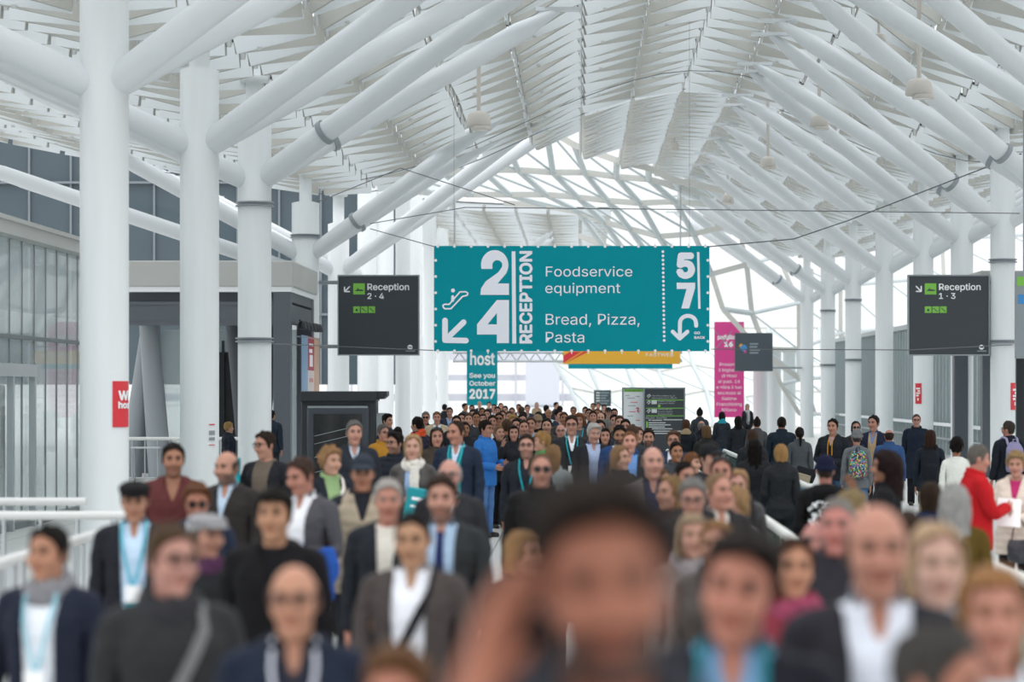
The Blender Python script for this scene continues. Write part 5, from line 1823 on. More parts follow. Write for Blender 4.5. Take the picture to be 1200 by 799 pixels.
        me = rest(('scarf', scarf[1], t_out, lod), lambda: (lambda VQ: mesh_np('scarf', VQ[0] - np.array([0, 0, 1.0], F32), VQ[1]))(grid_eval(fn, ((-.17, .17), (-.28, .18), (.98 if scarf[1] else 1.38, 1.58)), .010 if lod == 0 else .018)))
        put(me, 'scarf', cloth_mat(scarf[0], 'knit'), off=tz, R=S[1]['torso'])
    if strap:
        sd = strap[1]
        to = t_out + .004
        q = [(sd * .10, .03, 1.475 + t_out), (sd * .105, -.035, 1.455 + t_out * .8)] + [(sd * xx, front_y(g, to, xx, zz) - .004, zz) for xx, zz in ((.10, 1.40), (.06, 1.32), (.01, 1.22), (-.05, 1.12), (-.11, 1.02), (-.155, .95))]
        chest(ribbon(q, .042, .005), 'bag_strap', cloth_mat(strap[0]))
    # rest the soles on the floor
    root.location.z = base - min(zmin) * s
    root.scale = (s, s, s)
    if backpack:
        bp = thing('backpack', root.location, backpack[1], 'backpack', None, math.radians(yaw))
        bp.scale = (s, s, s)
        to = t_out
        def fn(p):
            f = loft([p[0], p[1] - .115 - to, p[2]], [(.98, .125, .0, .13), (1.03, .150, -.0, .155), (1.20, .150, .0, .150), (1.34, .138, .0, .115), (1.42, .10, .0, .075), (1.45, .05, .015, .05)], 0, 3.0)
            f = smin(f, loft([p[0], p[1] - .115 - to, p[2]], [(1.0, .105, .10, .185), (1.06, .118, .10, .195), (1.18, .112, .10, .185), (1.22, .09, .10, .165)], 0, 3.0), .012)
            return f
        me = rest(('backpack', to, lod), lambda: (lambda VQ: mesh_np('backpack', VQ[0], VQ[1]))(grid_eval(fn, ((-.19, .19), (.06, .40), (.92, 1.50)), .012)))
        put(me, 'pack_body', backpack[0], bp)
        for sd in (-1, 1):
            q = [(sd * .085, .12 + to, 1.40), (sd * .09, .07 + to, 1.475 + to * .6), (sd * .10, .0, 1.492 + to * .7), (sd * .112, -.06 - to * .5, 1.455 + to * .5)] + [(sd * xx, front_y(g, to + .004, xx, zz) - .004, zz) for xx, zz in ((.125, 1.38), (.135, 1.28), (.15, 1.16))]
            mb = MB().tube(q, .020, 8)
            me2 = bpy.data.meshes.new('shoulder_strap')
            me2.from_pydata(mb.v, [], mb.f)
            put(me2, 'shoulder_strap', backpack[2], bp)
        mb = MB().tube([(-.03, .18 + to, 1.44), (-.025, .17 + to, 1.485), (.025, .17 + to, 1.485), (.03, .18 + to, 1.44)], .008, 8)
        me2 = bpy.data.meshes.new('carry_loop')
        me2.from_pydata(mb.v, [], mb.f)
        put(me2, 'carry_loop', backpack[2], bp)
    return root, S, s, ppm
# ------------------------------------------------------------------ the crowd (pixel of the head top, head height in pixels, turn)
DK, BK, BR, LB, BL, PB, GY, WH, AU = '#2a211c', '#17130f', '#4a3526', '#7a5c3e', '#b58a5c', '#dcc096', '#8b8884', '#d3d0ca', '#6e4428'
SK, PK_, TN, AS = '#d9ab90', '#dba08c', '#b98664', '#cfa07c'
TEAL = '#169aa6'
def held(P, bone, off=(0, 0, 0)):
    """world position of a point given in the frame of a person's bone, and the person's turn"""
    root, S, s, ppm = P
    q = Vector([float(v) for v in (S[2][bone] + S[1][bone] @ np.array(off))]) * s
    a = root.rotation_euler.z
    return root.location + Matrix.Rotation(a, 3, 'Z') @ q, a, s

# foreground
person(712, 552, 215, 6, 'huge blurred dark-haired man closest to the camera, pink hand raised to his cheek', hair='quiff', hc='#2b201a', skin='#b87c62', layers=(('puffer_vest', '#23262f'),), aR=(-.175, -.13, 1.53), hpitch=6, beard=.8, base=.30, tilt=-4)
person(860, 613, 122, -6, 'blurred dark-haired man in black jacket with teal lanyard beside the huge face', hair='sidepart', hc='#231b17', skin='#cf9077', layers=(('shirt', '#6f96b9'), ('suit', '#1b1c24')), lanyard='#1a7a86', badge=False, hy=-8, tilt=9, hpitch=6)
P_bald = person(1027, 582, 104, 0, 'tall balding man in white open-collar shirt under a dark suit', hair='fringe_bald', hc='#6a5a4c', skin='#d39b82', layers=(('shirt', '#dfe6f2'), ('blazer_open', '#26262c')), hpitch=3)
person(1097, 610, 90, 4, 'woman with pale blond bob in black cardigan and white collar', g='f', hair='bob', hc=PB, hcm='#e4c09a', skin='#e0b8a2', layers=(('shirt', '#e6eaf2'), ('cardigan_open', '#1d1c1f')), lanyard='#dfe3ee', badge=False)
person(1165, 660, 94, -4, 'reddish blond woman with full fringe and patterned scarf at lower right', g='f', hair='shoulder', hc='#b3803f', hcm='#c08a58', skin='#d89c84', layers=(('tshirt', '#b9c4c9'), ('cardigan_open', '#3a3f44')), lanyard='#dfe6f2', badge=False)
person(1092, 728, 112, 50, 'grey-haired person seen from above at the bottom edge, face turned right', hair='short', hc='#56514c', hcm='#504c49', skin='#c98e74', layers=(('zip', '#2c2b2e'),), hy=15, hpitch=6)
person(465, 757, 104, -10, 'light brown hair top just rising over the bottom edge, in front of grey suit man', hair='quiff', hc='#7d5636', skin='#cf9076', layers=(('zip', '#2a2a30'),))
person(610, 620, 46, 35, 'woman with tousled blond hair beside the huge face, in black coat', g='f', hair='shoulder', hc=BL, skin='#c9987c', layers=(('coat_closed', '#17171a'),), hy=20, hpitch=4)
person(345, 655, 82, 5, 'bald man with glasses in dark navy jacket at the bottom left', hair='fringe_bald', hc='#6a5246', skin='#d7a282', layers=(('shirt', '#34323a'), ('zip_v', '#1c2434')), lanyard='#c6cad6', badge=False, glasses='clear', hy=-6)
person(200, 612, 77, 18, 'man with glasses in charcoal jacket and dark scarf, grey strap across chest', hair='short', hc='#5d4630', skin='#d7a390', layers=(('zip', '#2d2f31'),), scarf=('#3b3b3f', False), strap=('#77787a', 1), glasses='clear', hy=18)
person(57, 613, 60, -10, 'smiling man with grey scarf and navy blazer at the far left railing', hair='short', hc=BK, skin='#cb9878', layers=(('shirt', '#e6ebf2'), ('blazer_open', '#1f2433')), scarf=('#8b8b90', False), lanyard='#8fc6d6', hy=-12, aL='hang', aR='pocket')
person(322, 570, 56, -4, 'dark-haired man in plain black sweater in front of bearded coat man', hair='fringe', hc=BK, skin=AS, layers=(('sweater', '#15151a'), ('zip_v', '#141417')), hy=-4)
P_suit = person(485, 595, 60, -8, 'man in grey-brown suit and white shirt with black shoulder strap', hair='crop', hc=BK, hcm='#1c1714', skin='#cda17c', layers=(('shirt', '#e9edf6'), ('blazer_open', '#453f3e')), strap=('#17171a', 1), hpitch=8, aR='fwd')
person(240, 598, 52, 25, 'man in grey flat cap and dark coat with colourful scarf', hair='crop', hc='#77706a', skin='#cb9980', layers=(('zip', '#26282b'),), hat=('flat', '#8d8d90'), scarf=('#5b3a58', False), hy=20, hpitch=4)
person(518, 550, 49, -4, 'bearded man in black coat with light blue shirt and navy tie', hair='short', hc='#3c2a20', skin='#d6a48c', layers=(('shirt', '#a9c3dd'), ('coat_open', '#2c2f31')), tie='#232c58', beard=.6, pose='stepL', aL='fwd')
person(527, 535, 38, -6, 'white-haired man with magenta tie behind the bearded tie man', hair='fringe_bald', hc='#c9c6c2', skin='#dba692', layers=(('shirt', '#dfe6ef'), ('coat', '#2b2c30')), tie='#b02f7c', glasses='clear')
person(455, 560, 46, 4, 'white-haired man in cream sweater under a black open jacket', hair='short', hc='#cfcac4', skin='#d59a82', layers=(('sweater', '#eeeae0', 'knit'), ('jacket_open', '#22262c')), hpitch=3)
person(158, 560, 44, 6, 'man in black flat cap and dark suit with light blue shirt and lanyard', hair='crop', hc=BK, skin='#cc9a7c', layers=(('shirt', '#c4dcf2'), ('blazer_open', '#22242b')), hat=('flat', '#121214'), lanyard='#48b2c8', hpitch=10, legs='#17171a')
person(208, 563, 41, 10, 'auburn-haired man in sunglasses and navy jacket looking down', hair='sidepart', hc='#7a4c2a', skin='#cf9378', layers=(('shirt', '#d7e2f0'), ('jacket_open', '#232b3c')), glasses='dark', hpitch=12, dx=.12)
person(203, 518, 36, 6, 'dark-haired man in maroon shirt behind the flat cap men', hair='short', hc='#1f1916', skin='#bd8b6e', layers=(('zip_v', '#5a2f2f'),), beard=.35, hy=6)
P_beard = person(267, 526, 36, -14, 'bald bearded man in dark brown coat with light blue shirt', hair='fringe_bald', hc='#4c443e', skin='#d4a288', layers=(('shirt', '#b9cfe2'), ('coat', '#2f2b2b')), beard=.8, hy=-14, hpitch=4)
P_strap = person(312, 504, 29, -22, 'man with glasses in black cardigan holding a teal bag strap', hair='short', hc='#33261e', skin='#d0a086', layers=(('sweater', '#6f655b', 'knit'), ('cardigan_open', '#202227')), glasses='clear', hy=-22, aR='strap', hpitch=6, legs='#2c3242')
P_blue = person(348, 533, 40, -24, 'man in white shirt and grey jacket looking down, blue jacket over his arm', hair='short', hc='#4a352a', skin='#cf9780', layers=(('shirt', '#eceff5'), ('blazer_open', '#4c4c51')), hpitch=14, hy=-14, aL='bent', dx=.05)
person(425, 532, 40, 4, 'man in dark baseball cap and beige quilted vest', hair='crop', hc='#4c4138', skin='#cc9678', layers=(('zip', '#23262d'), ('puffer_vest', '#a79b88')), hat=('cap', '#2a323c'), hpitch=4)
person(387, 524, 29, 24, 'woman with short curly blond hair and green top in navy coat', g='f', hair='curly_short', hc='#bb9064', skin='#dcae92', layers=(('rollneck', '#9ab884', 'knit'), ('jacket_open', '#20242c')), strap=('#d9d6cf', 1), hy=20)
person(415, 492, 26, 8, 'grey-haired man in dark navy rain jacket beside the kiosk', hair='short', hc='#7f7c79', skin='#d6a48c', layers=(('shirt', '#b8c6d6'), ('zip_v', '#282c34')), hy=8)
P_fold = person(484, 508, 28, -2, 'blond woman with white scarf and leather jacket carrying teal folder', g='f', hair='bob', hc='#cfa878', skin='#dcae96', layers=(('tshirt', '#9fbbe0'), ('jacket_open', '#302a29', 'leather')), scarf=('#e6e2da', True), aL='folder', legs='#2c3e58')
person(463, 506, 23, -18, 'dark-haired bearded man with glasses in navy puffer beside white scarf woman', hair='quiff', hc='#1e1815', skin='#c99a80', layers=(('puffer', '#22262f'),), glasses='clear', beard=.5, hy=-24)
person(536, 491, 26, -12, 'tall man in navy blazer over teal vest looking down to his right', hair='receding', hc='#3a2c24', skin='#d09a80', layers=(('shirt', '#c3d3e6'), ('vneck', '#137f88'), ('blazer_open', '#232d3e')), lanyard='#3aa9b5', badge=False, hy=-24, hpitch=6, legs='#2c4058', shoes='#4a4038')
person(569, 492, 18, 62, 'man in bright blue jacket and glasses facing right', hair='fringe', hc='#241b17', skin='#cf9c80', layers=(('zip', '#2f6fb8'),), glasses='clear', legs='#4f74a8', aL='bent', aR='clasp', hy=6)
P_point = person(585, 498, 15.8, 30, 'woman in black jacket pointing to the right beside the bright blue jacket', g='f', hair='pony', hc='#8a6a4a', skin='#d9a68e', layers=(('jacket_open', '#1f2124'), ('zip', '#222428')), aL='point', aR='hang', legs='#1a1a1d')
person(617, 508, 26, -2, 'goateed man with glasses in black shirt and teal lanyard with badge', hair='short', hc='#3b2b22', skin='#d6a68f', layers=(('shirt', '#22262e'), ('cardigan_open', '#1f242c')), lanyard='#28a0ae', glasses='clear', beard=.5, hpitch=-4, legs='#1d2330')
person(634, 529, 37, 4, 'man in sunglasses and black coat left of the huge face', hair='receding', hc='#7a5f48', skin='#d29e86', layers=(('coat_closed', '#1c1c1e'),), glasses='dark')
person(635, 505, 21, -70, 'person with short blond hair turned away, bright green shoulder', g='f', hair='fringe', hc='#b78d55', skin='#d9a88e', layers=(('zip', '#3d9a58'),), hy=-20)
person(648, 520, 24, 170, 'person with long dark blond hair in grey jacket seen from behind', g='f', hair='long', hc='#9c7852', skin=SK, layers=(('zip', '#8d9698'),))
person(670, 486, 21, 2, 'tall man with glasses in dark suit with teal lanyard and white badge', hair='short', hc='#3a2d26', skin='#d3a189', layers=(('shirt', '#e4eaf3'), ('vneck', '#22252b'), ('blazer_open', '#2a2c31')), lanyard='#2fa2b0', glasses='clear', hy=-6)
person(695, 495, 21, 10, 'white-haired man in dark blazer and pale blue shirt looking down', hair='sidepart', hc='#dedbd6', skin='#d8a790', layers=(('shirt', '#aebfe2'), ('blazer_open', '#22252b')), hpitch=10, hy=8)
person(726, 497, 21, 2, 'black-bearded man in bright navy blue suit looking down', hair='short', hc='#14100e', skin='#b98a6c', layers=(('shirt', '#eef1f6'), ('blazer_open', '#24406e')), beard=.9, hpitch=10)
person(738, 504, 24, 0, 'man with short reddish hair in blue shirt and dark jacket', hair='crop', hc='#8a5c38', skin='#e0a890', layers=(('shirt', '#6c9ad6'), ('blazer_open', '#24262b')), hpitch=-2)
person(727, 521, 26, 38, 'woman with straight dark blond hair in olive black jacket looking right', g='f', hair='long', hc='#a07c58', skin='#d5a88e', layers=(('zip', '#2c2c2a'),), hy=12)
person(765, 521, 35, 6, 'bald man in brown leather jacket and dark blue shirt', hair='fringe_bald', hc='#a08876', skin='#dba892', layers=(('shirt', '#2e3550'), ('jacket_open', '#4a4240', 'leather')), hy=4)
person(774, 517, 22, 14, 'dark-haired man half hidden behind the bald leather-jacket man', hair='short', hc='#15110f', skin=TN, layers=(('zip', '#3d4046'),), dx=.18)
person(760, 502, 19, 0, 'young dark-bearded man in front of the black information board', hair='short', hc='#2a1f19', skin='#cf9f84', layers=(('shirt', '#e4eaf2'), ('suit', '#23262c')), beard=.8)
person(780, 504, 21, -8, 'brown-haired man with glasses and pink tie in navy jacket', hair='sidepart', hc='#6a4c34', skin='#d6a28a', layers=(('shirt', '#dfe3ee'), ('jacket_open', '#22304a')), tie='#c04a8c', glasses='clear', dx=.1)
person(748, 500, None, 10, 'young woman with brown hair between reddish man and dark-bearded man', g='f', hair='shoulder', hc='#5a3e2c', skin=SK, layers=(('zip', '#2a2a2e'),), lod=1)
person(709, 501, None, 4, 'dark-haired woman smiling behind the blue-suit man', g='f', hair='shoulder', hc=BK, skin='#cf9d84', layers=(('zip', '#26262a'),), lod=1)
person(630, 486, 15, 0, 'person in cream coat and tan knitted beanie with black scarf', hair='short', hc=BR, skin='#d6a890', layers=(('coat', '#e2dac6'),), hat=('beanie', '#8c7a62'), scarf=('#17171a', False), glasses='clear', lod=0)
person(614, 491, 17, 4, 'man with square face and short brown hair in dark suit behind the goateed man', hair='crop', hc='#3a2c22', skin='#cf9c84', layers=(('shirt', '#9fb4d4'), ('suit', '#22252b')), lod=0)
person(657, 496, 16, 2, 'bald man peeking left of the tall lanyard man', hair=None, hc='#a08876', skin='#dda894', layers=(('zip', '#24272c'),), glasses='clear')
person(679, 484, 15, -8, 'ginger curly-haired woman with teal lanyard right of the tall lanyard man', g='f', hair='bighair', hc='#8a5230', skin='#d6a48c', layers=(('cardigan_open', '#3a3c40'), ('tshirt', '#55585c')), lanyard='#2fa2b0', badge=False, lod=0)
person(521, 500, 21, 10, 'long-haired woman with sunglasses pushed up, in brown wool jacket', g='f', hair='long', hc='#3a2820', skin='#cf9c84', layers=(('zip', '#4a423a', 'knit'),), glasses='up', dx=-.1)
person(489, 488, 17, -130, 'dark-haired man seen from behind with orange and white collar', hair='short', hc='#1d1714', skin='#c99a80', layers=(('puffer', '#2a2a3a'),), scarf=('#d8532e', False), aR='strap', lod=0)
person(499, 482, None, 0, 'silver-haired man in sunglasses and dark suit by the left columns', hair='short', hc='#8d8780', skin='#d29e84', layers=(('shirt', '#3c3f46'), ('suit', '#23252a')), glasses='dark', lod=0)
person(512, 482, None, 2, 'man in beige open coat with white shirt and teal striped tie', hair='short', hc='#8a6a4c', skin='#dba892', layers=(('shirt', '#eef2f8'), ('blazer_open', '#1f242c'), ('coat_open', '#b7a890')), tie='#1f4a66', lod=0)
person(454, 485, None, 58, 'young man with dark quiff in profile beside the kiosk post', hair='quiff', hc='#1c1613', skin='#cf9e84', layers=(('zip', '#2a3040'),), lod=0)
person(449, 497, 18, 40, 'older man with glasses in mustard jacket behind the kiosk post', hair='short', hc='#6f6a66', skin='#cf9c84', layers=(('zip', '#a8792c'),), glasses='clear', lod=0)
person(466, 499, 15, -160, 'person with cropped black hair seen from behind near the kiosk', hair='crop', hc=BK, skin=TN, layers=(('zip', '#23262c'),))
person(268, 494, 12.0, 120, 'blond person in navy coat half hidden behind the third left column', hair='fringe', hc='#b79258', skin=SK, layers=(('zip', '#1e2430'),))
person(318, 480, None, 170, 'dark-haired person in navy jacket between third column and dark post', hair='short', hc='#1f1a17', skin=TN, layers=(('zip', '#232c38'),))
person(545, 494, 15, 12, 'dark-haired person half hidden behind the teal-vest man', hair='short', hc='#241d19', skin=TN, layers=(('zip', '#24272d'),), lod=1)
person(602, 498, None, 6, 'dark-haired woman with hand to her mouth beside the pointing woman', g='f', hair='shoulder', hc=BK, skin='#d0a088', layers=(('zip', '#23252b'),), aR='mouth', lod=1)
person(585, 495, None, 150, 'woman with long pale blond hair in grey jacket above the pointing arm', g='f', hair='long', hc='#bb9c78', skin=SK, layers=(('zip', '#8a8a86'),), lod=1, dx=.2)

# right of the huge face
person(832, 520, 30, 60, 'person in black baseball cap with pink collar, turned right', hair='short', hc='#2a211c', skin='#d5a58c', layers=(('tshirt', '#d8487e'), ('zip_v', '#25262a')), hat=('cap', '#1a1b1e'), hy=-20)
person(846, 533, 35, -4, 'dark-haired man with sunglasses pushed onto his head', hair='receding', hc='#241c18', skin='#d29880', layers=(('zip', '#2c2a2c'),), glasses='up', hy=-4)
person(800, 538, 32, 16, 'man with short black hair seen from the side behind grey-haired glasses man', hair='crop', hc='#1a1512', skin='#d19c82', layers=(('zip', '#25262b'),), hy=14, hpitch=10)
person(811, 530, 22, 60, 'reddish brown-haired child-sized person beside the black cap person', hair='fringe', hc='#8a5a38', skin=SK, layers=(('zip', '#26282c'),))
person(873, 548, 31, -8, 'blond woman with middle parting in black leather jacket looking down', g='f', hair='long', hc='#c49a6c', skin='#e0ac98', layers=(('zip', '#26262a', 'leather'),), hpitch=10, dx=-.05)
person(884, 513, 22, 180, 'woman with long black curly hair and dark coat seen from behind', g='f', hair='longwavy', hc='#171210', skin=TN, layers=(('coat_closed', '#202226'),), legs='#4a2438', pose='halfL')
person(812, 557, 43, -4, 'grey-haired man with thin glasses looking down beside the huge face', hair='short', hc='#8f8e8c', skin='#d3a08a', layers=(('shirt', '#49434f'), ('zip_v', '#2d2a2c')), glasses='clear', hpitch=12)
person(838, 552, 40, 22, 'half-hidden man with receding hair right of the grey-haired glasses man', hair='receding', hc='#a08062', skin='#d9a088', layers=(('shirt', '#d7d2cc'), ('zip_v', '#2a292c')), hy=14, dx=.02)
person(862, 568, 36, -45, 'blond woman with wavy bob in black leather jacket turned to the left', g='f', hair='bob', hc='#bd966a', skin='#d6a48a', layers=(('zip', '#1d1d20', 'leather'),), hy=-15)
person(812, 600, 48, 14, 'woman with ash blond hair close behind the huge face, in grey scarf', g='f', hair='shoulder', hc='#bfa688', skin='#d3a48c', layers=(('zip', '#6d6765'),), scarf=('#9a9396', False), hy=-6)
person(835, 608, 52, -20, 'woman with honey blond hair pressed behind the teal lanyard man', g='f', hair='bob', hc='#ae8050', skin='#cf9c80', layers=(('zip', '#4b4542'),), dx=.02)
person(786, 556, 37, -30, 'woman with long light brown hair turned left beside the huge face', g='f', hair='long', hc='#9a7a50', skin='#d3a288', layers=(('zip', '#3a3434'),), hy=-20)
person(774, 548, 30, 40, 'woman with brown chin-length hair facing right near the bald leather-jacket man', g='f', hair='bob', hc='#6e5238', skin='#d3a288', layers=(('zip', '#2e2a2b'),), hy=20)
person(925, 628, 64, 2, 'brown-haired woman with pink scarf behind the teal lanyard man', g='f', hair='bob', hc='#4a2a1a', skin='#cd9776', layers=(('zip', '#7a2f3a'),), scarf=('#a04a66', True), dx=.02)
person(990, 580, 62, -8, 'grey-haired ruddy man behind the tall balding man', hair='crop', hc='#98928c', skin='#d28e80', layers=(('zip', '#2a2a30'),), hy=-6, dx=-.03)
person(959, 606, 48, -40, 'older person with white hair and sunglasses left of the ruddy man', hair='fringe_bald', hc='#c3bdb5', skin='#d3988a', layers=(('zip', '#3a3236'),), glasses='dark', hy=-20)
person(954, 640, 47, 30, 'low light brown hair between the pink scarf woman and balding man', g='f', hair='bob', hc='#7d5636', skin='#d09a80', layers=(('zip', '#33302f'),))
person(1000, 572, 44, 120, 'sandy-haired person just behind the tall balding head', hair='short', hc='#a08a62', skin=SK, layers=(('zip', '#33333a'),))
person(1063, 598, 46, 175, 'brown-haired person seen from behind right of the balding man', hair='short', hc='#3f2e24', skin='#c98e78', layers=(('zip', '#3a2a2c'),))
person(1118, 565, 42, 178, 'person with long grey hair in olive knitted coat seen from behind', g='f', hair='longwavy', hc='#a9a8a7', hcm='#bdbcba', skin=SK, layers=(('coat_closed', '#5d4c22', 'knit'),))
person(1090, 563, 35, 170, 'person with round dark brown hair left of the long grey hair', g='f', hair='bob', hc='#3a2a1f', skin=SK, layers=(('zip', '#2a3048'),), dx=.0)
person(1037, 528, 33, -100, 'woman with big curly dark hair in profile, hand at her mouth', g='f', hair='bigcurly', hc='#2a1a1a', skin='#bf8e70', layers=(('coat_closed', '#1a1a1d'),), aR='mouth', hy=6)
P_hood = person(967, 534, 30, 176, 'man in navy beanie and black hoodie with white printed back', hair='crop', hc='#4a3c34', skin='#c98f7c', layers=(('hoodie', '#151517'),), hat=('beanie', '#1d2138'), lanyard=None)
person(915, 519, 21, 178, 'woman with short blond hair in black jacket walking away', g='f', hair='bob', hc='#bb8f58', skin=SK, layers=(('zip', '#25272b'),), legs='#2e3236', pose='halfR')
person(916, 487, None, 178, 'broad man in dark teal navy jacket walking away by the pale pillars', hair='crop', hc='#2a2320', skin='#b98a74', layers=(('zip', '#1f2a35'),), lod=0, pose='halfL')
person(937, 498, 14.5, 182, 'woman with dark ponytail in grey jacket and light jeans walking away', g='f', hair='pony', hc='#231a18', skin=SK, layers=(('zip', '#4d5256'),), legs='#7d9cb8', slim=True, pose='stepR', lod=0)
person(876, 473, None, 4, 'woman facing us with pale checked scarf in front of pink banner', g='f', hair='long', hc='#2f2622', skin=SK, layers=(('jacket_open', '#23262c'), ('tshirt', '#7d8288')), scarf=('#b9bcc0', True))
person(846, 482, None, 180, 'woman with turquoise scarf seen from behind by the pink banner', g='f', hair='shoulder', hc='#1d1817', skin=SK, layers=(('zip', '#2a3038'),), scarf=('#2fa3b4', False), legs='#33506a')
person(865, 487, None, 180, 'woman with long black hair and long dark coat seen from behind', g='f', hair='long', hc='#1a1616', skin=SK, layers=(('coat_closed', '#23272d'),))
person(887, 489, None, 180, 'person with dark topknot and grey coat walking away', g='f', hair='bun', hc='#2a2220', skin=SK, layers=(('coat_closed', '#4a4a4e'),))
person(882, 502, None, 178, 'person with short brown hair and black coat behind the long curly hair', g='f', hair='bob', hc='#4a3428', skin=SK, layers=(('coat_closed', '#26282c'),))
person(820, 478, 10.5, 180, 'dark silhouette with topknot seen from behind right of information board', g='f', hair='bun', hc='#1f1c1c', skin=TN, layers=(('coat_closed', '#33383e'),))
person(822, 492, 12.1, 178, 'grey balding man in dark jacket and scarf seen from behind', hair='fringe_bald', hc='#8f8a85', skin='#cf9c88', layers=(('zip', '#24282e'),), scarf=('#2a2a2e', False))
person(828, 498, 16.5, 178, 'woman with brown bob and dark jacket with tan bag strap seen from behind', g='f', hair='bob', hc='#7a5c3c', skin=SK, layers=(('zip', '#2c2a2b'),), strap=('#b8935a', 1))
person(804, 491, None, 170, 'woman with brown hair and beige fur collar beside the information board', g='f', hair='long', hc='#5a3a28', skin=SK, layers=(('zip', '#20252c'),), scarf=('#b9a284', False))
P_young = person(976, 490, 17, -24, 'young man in black jacket with yellow cords and shoulder bag', hair='short', hc='#16120f', skin='#d2a084', layers=(('tshirt', '#b99a94'), ('zip_v', '#20242a')), legs='#38506c', aL='clasp', aR='clasp', lod=0)
person(1003, 493, None, 0, 'dark-haired woman with glasses in red top behind grey beanie person', g='f', hair='bob', hc='#241a18', skin='#d6a690', layers=(('tshirt', '#c22f4a'), ('jacket_open', '#2a2a2e')), glasses='dark', lod=0)
person(1024, 486, 17, -20, 'man in navy jacket over tan sweater looking left', hair='short', hc='#241c18', skin='#cf9c84', layers=(('shirt', '#6f86b4'), ('vneck', '#b59c78'), ('jacket_open', '#20263a')), hy=-16, lod=0)
PACK_M = mat('pack_multicolour', '#23283a', 0.7)
person(1004, 503, 16.5, 180, 'person in grey beanie and grey hoodie with multicoloured backpack', g='f', hair='short', hc='#55504c', skin=SK, layers=(('hoodie', '#6b6f74'),), legs='#35648c', hat=('beanie', '#77787a'), backpack=(PACK_M, 'small backpack with bright multicoloured speckles', cloth_mat('#22242c')), lod=0, pose='halfL')
person(1042, 502, 15.5, 176, 'balding man in medium blue jacket seen from behind', hair='fringe_bald', hc='#3a2e28', skin='#cf9480', layers=(('zip', '#33507c'),), legs='#23262c', lod=0)
person(1074, 484.5, None, -6, 'tall man with glasses in long navy jacket standing before red notice column', hair='crop', hc='#5a4638', skin='#d3a48e', layers=(('coat_closed', '#1c2432'),), legs='#1c1d22', glasses='clear', lod=0)
person(1090, 503, 17, 172, 'brown-haired woman with plain black backpack and beige trousers', g='f', hair='shoulder', hc='#3f2a20', skin='#cf9880', layers=(('zip', '#1f2630'),), legs='#b9a88c', backpack=(cloth_mat('#1a1d24'), 'plain black backpack on woman in beige trousers', cloth_mat('#15171c')), lod=0)
person(1121, 513, 19, 170, 'dark curly-haired woman in white knitted cardigan seen from behind', g='f', hair='curly_short', hc='#1b1513', skin=TN, layers=(('sweater', '#eef0ea', 'knit'),), legs='#3a3c40', lod=0)
P_red = person(1144, 520, 29, 100, 'man in bright red fleece holding a white sheet of paper', hair='short', hc='#77706a', skin='#d8a088', layers=(('zip', '#c3242a', 'knit'),), legs='#3a5a84', aL=(.12, -.25, 1.12), aR=(-.05, -.28, 1.16), hpitch=10)
person(1182, 493, 17.5, 196, 'man with glasses and lavender backpack at the right edge', hair='short', hc='#4a3f38', skin='#cf9c86', layers=(('zip', '#1e222a'),), glasses='clear', backpack=(cloth_mat('#8b86a8'), 'lavender grey backpack on man at right edge', cloth_mat('#9a95b5')), lod=0, hy=30)
P_cream = person(1191, 529, 26, -18, 'older woman in cream quilted coat and pink top with dark handbag', g='f', hair='curly_short', hc='#b08a58', hcm='#c0a070', skin='#d8a48c', layers=(('tshirt', '#b8326e'), ('puffer_v', '#d8c8bc')), legs='#1d1d22', aL='clasp', aR='bent', hpitch=6)

# speckles of the multicoloured pack
_nt = PACK_M.node_tree
_b = _nt.nodes['Principled BSDF']
_t = _nt.nodes.new('ShaderNodeTexCoord')
_v = _nt.nodes.new('ShaderNodeTexVoronoi')
_v.inputs['Scale'].default_value = 55
_nt.links.new(_t.outputs['Object'], _v.inputs['Vector'])
_r = _nt.nodes.new('ShaderNodeValToRGB')
_r.color_ramp.interpolation = 'CONSTANT'
_cols = ['#20263a', '#20263a', '#3f8f4a', '#c3c23a', '#20263a', '#3a5fb0', '#c8405f', '#20263a', '#5fb0a8']
for _k, _c in enumerate(_cols):
    _e = _r.color_ramp.elements[_k] if _k < 2 else _r.color_ramp.elements.new(_k / len(_cols))
    _e.position = _k / len(_cols)
    _e.color = lin(_c)
_s = _nt.nodes.new('ShaderNodeSeparateColor')
_nt.links.new(_v.outputs['Color'], _s.inputs['Color'])
_nt.links.new(_s.outputs['Red'], _r.inputs['Fac'])
_nt.links.new(_r.outputs['Color'], _b.inputs['Base Color'])

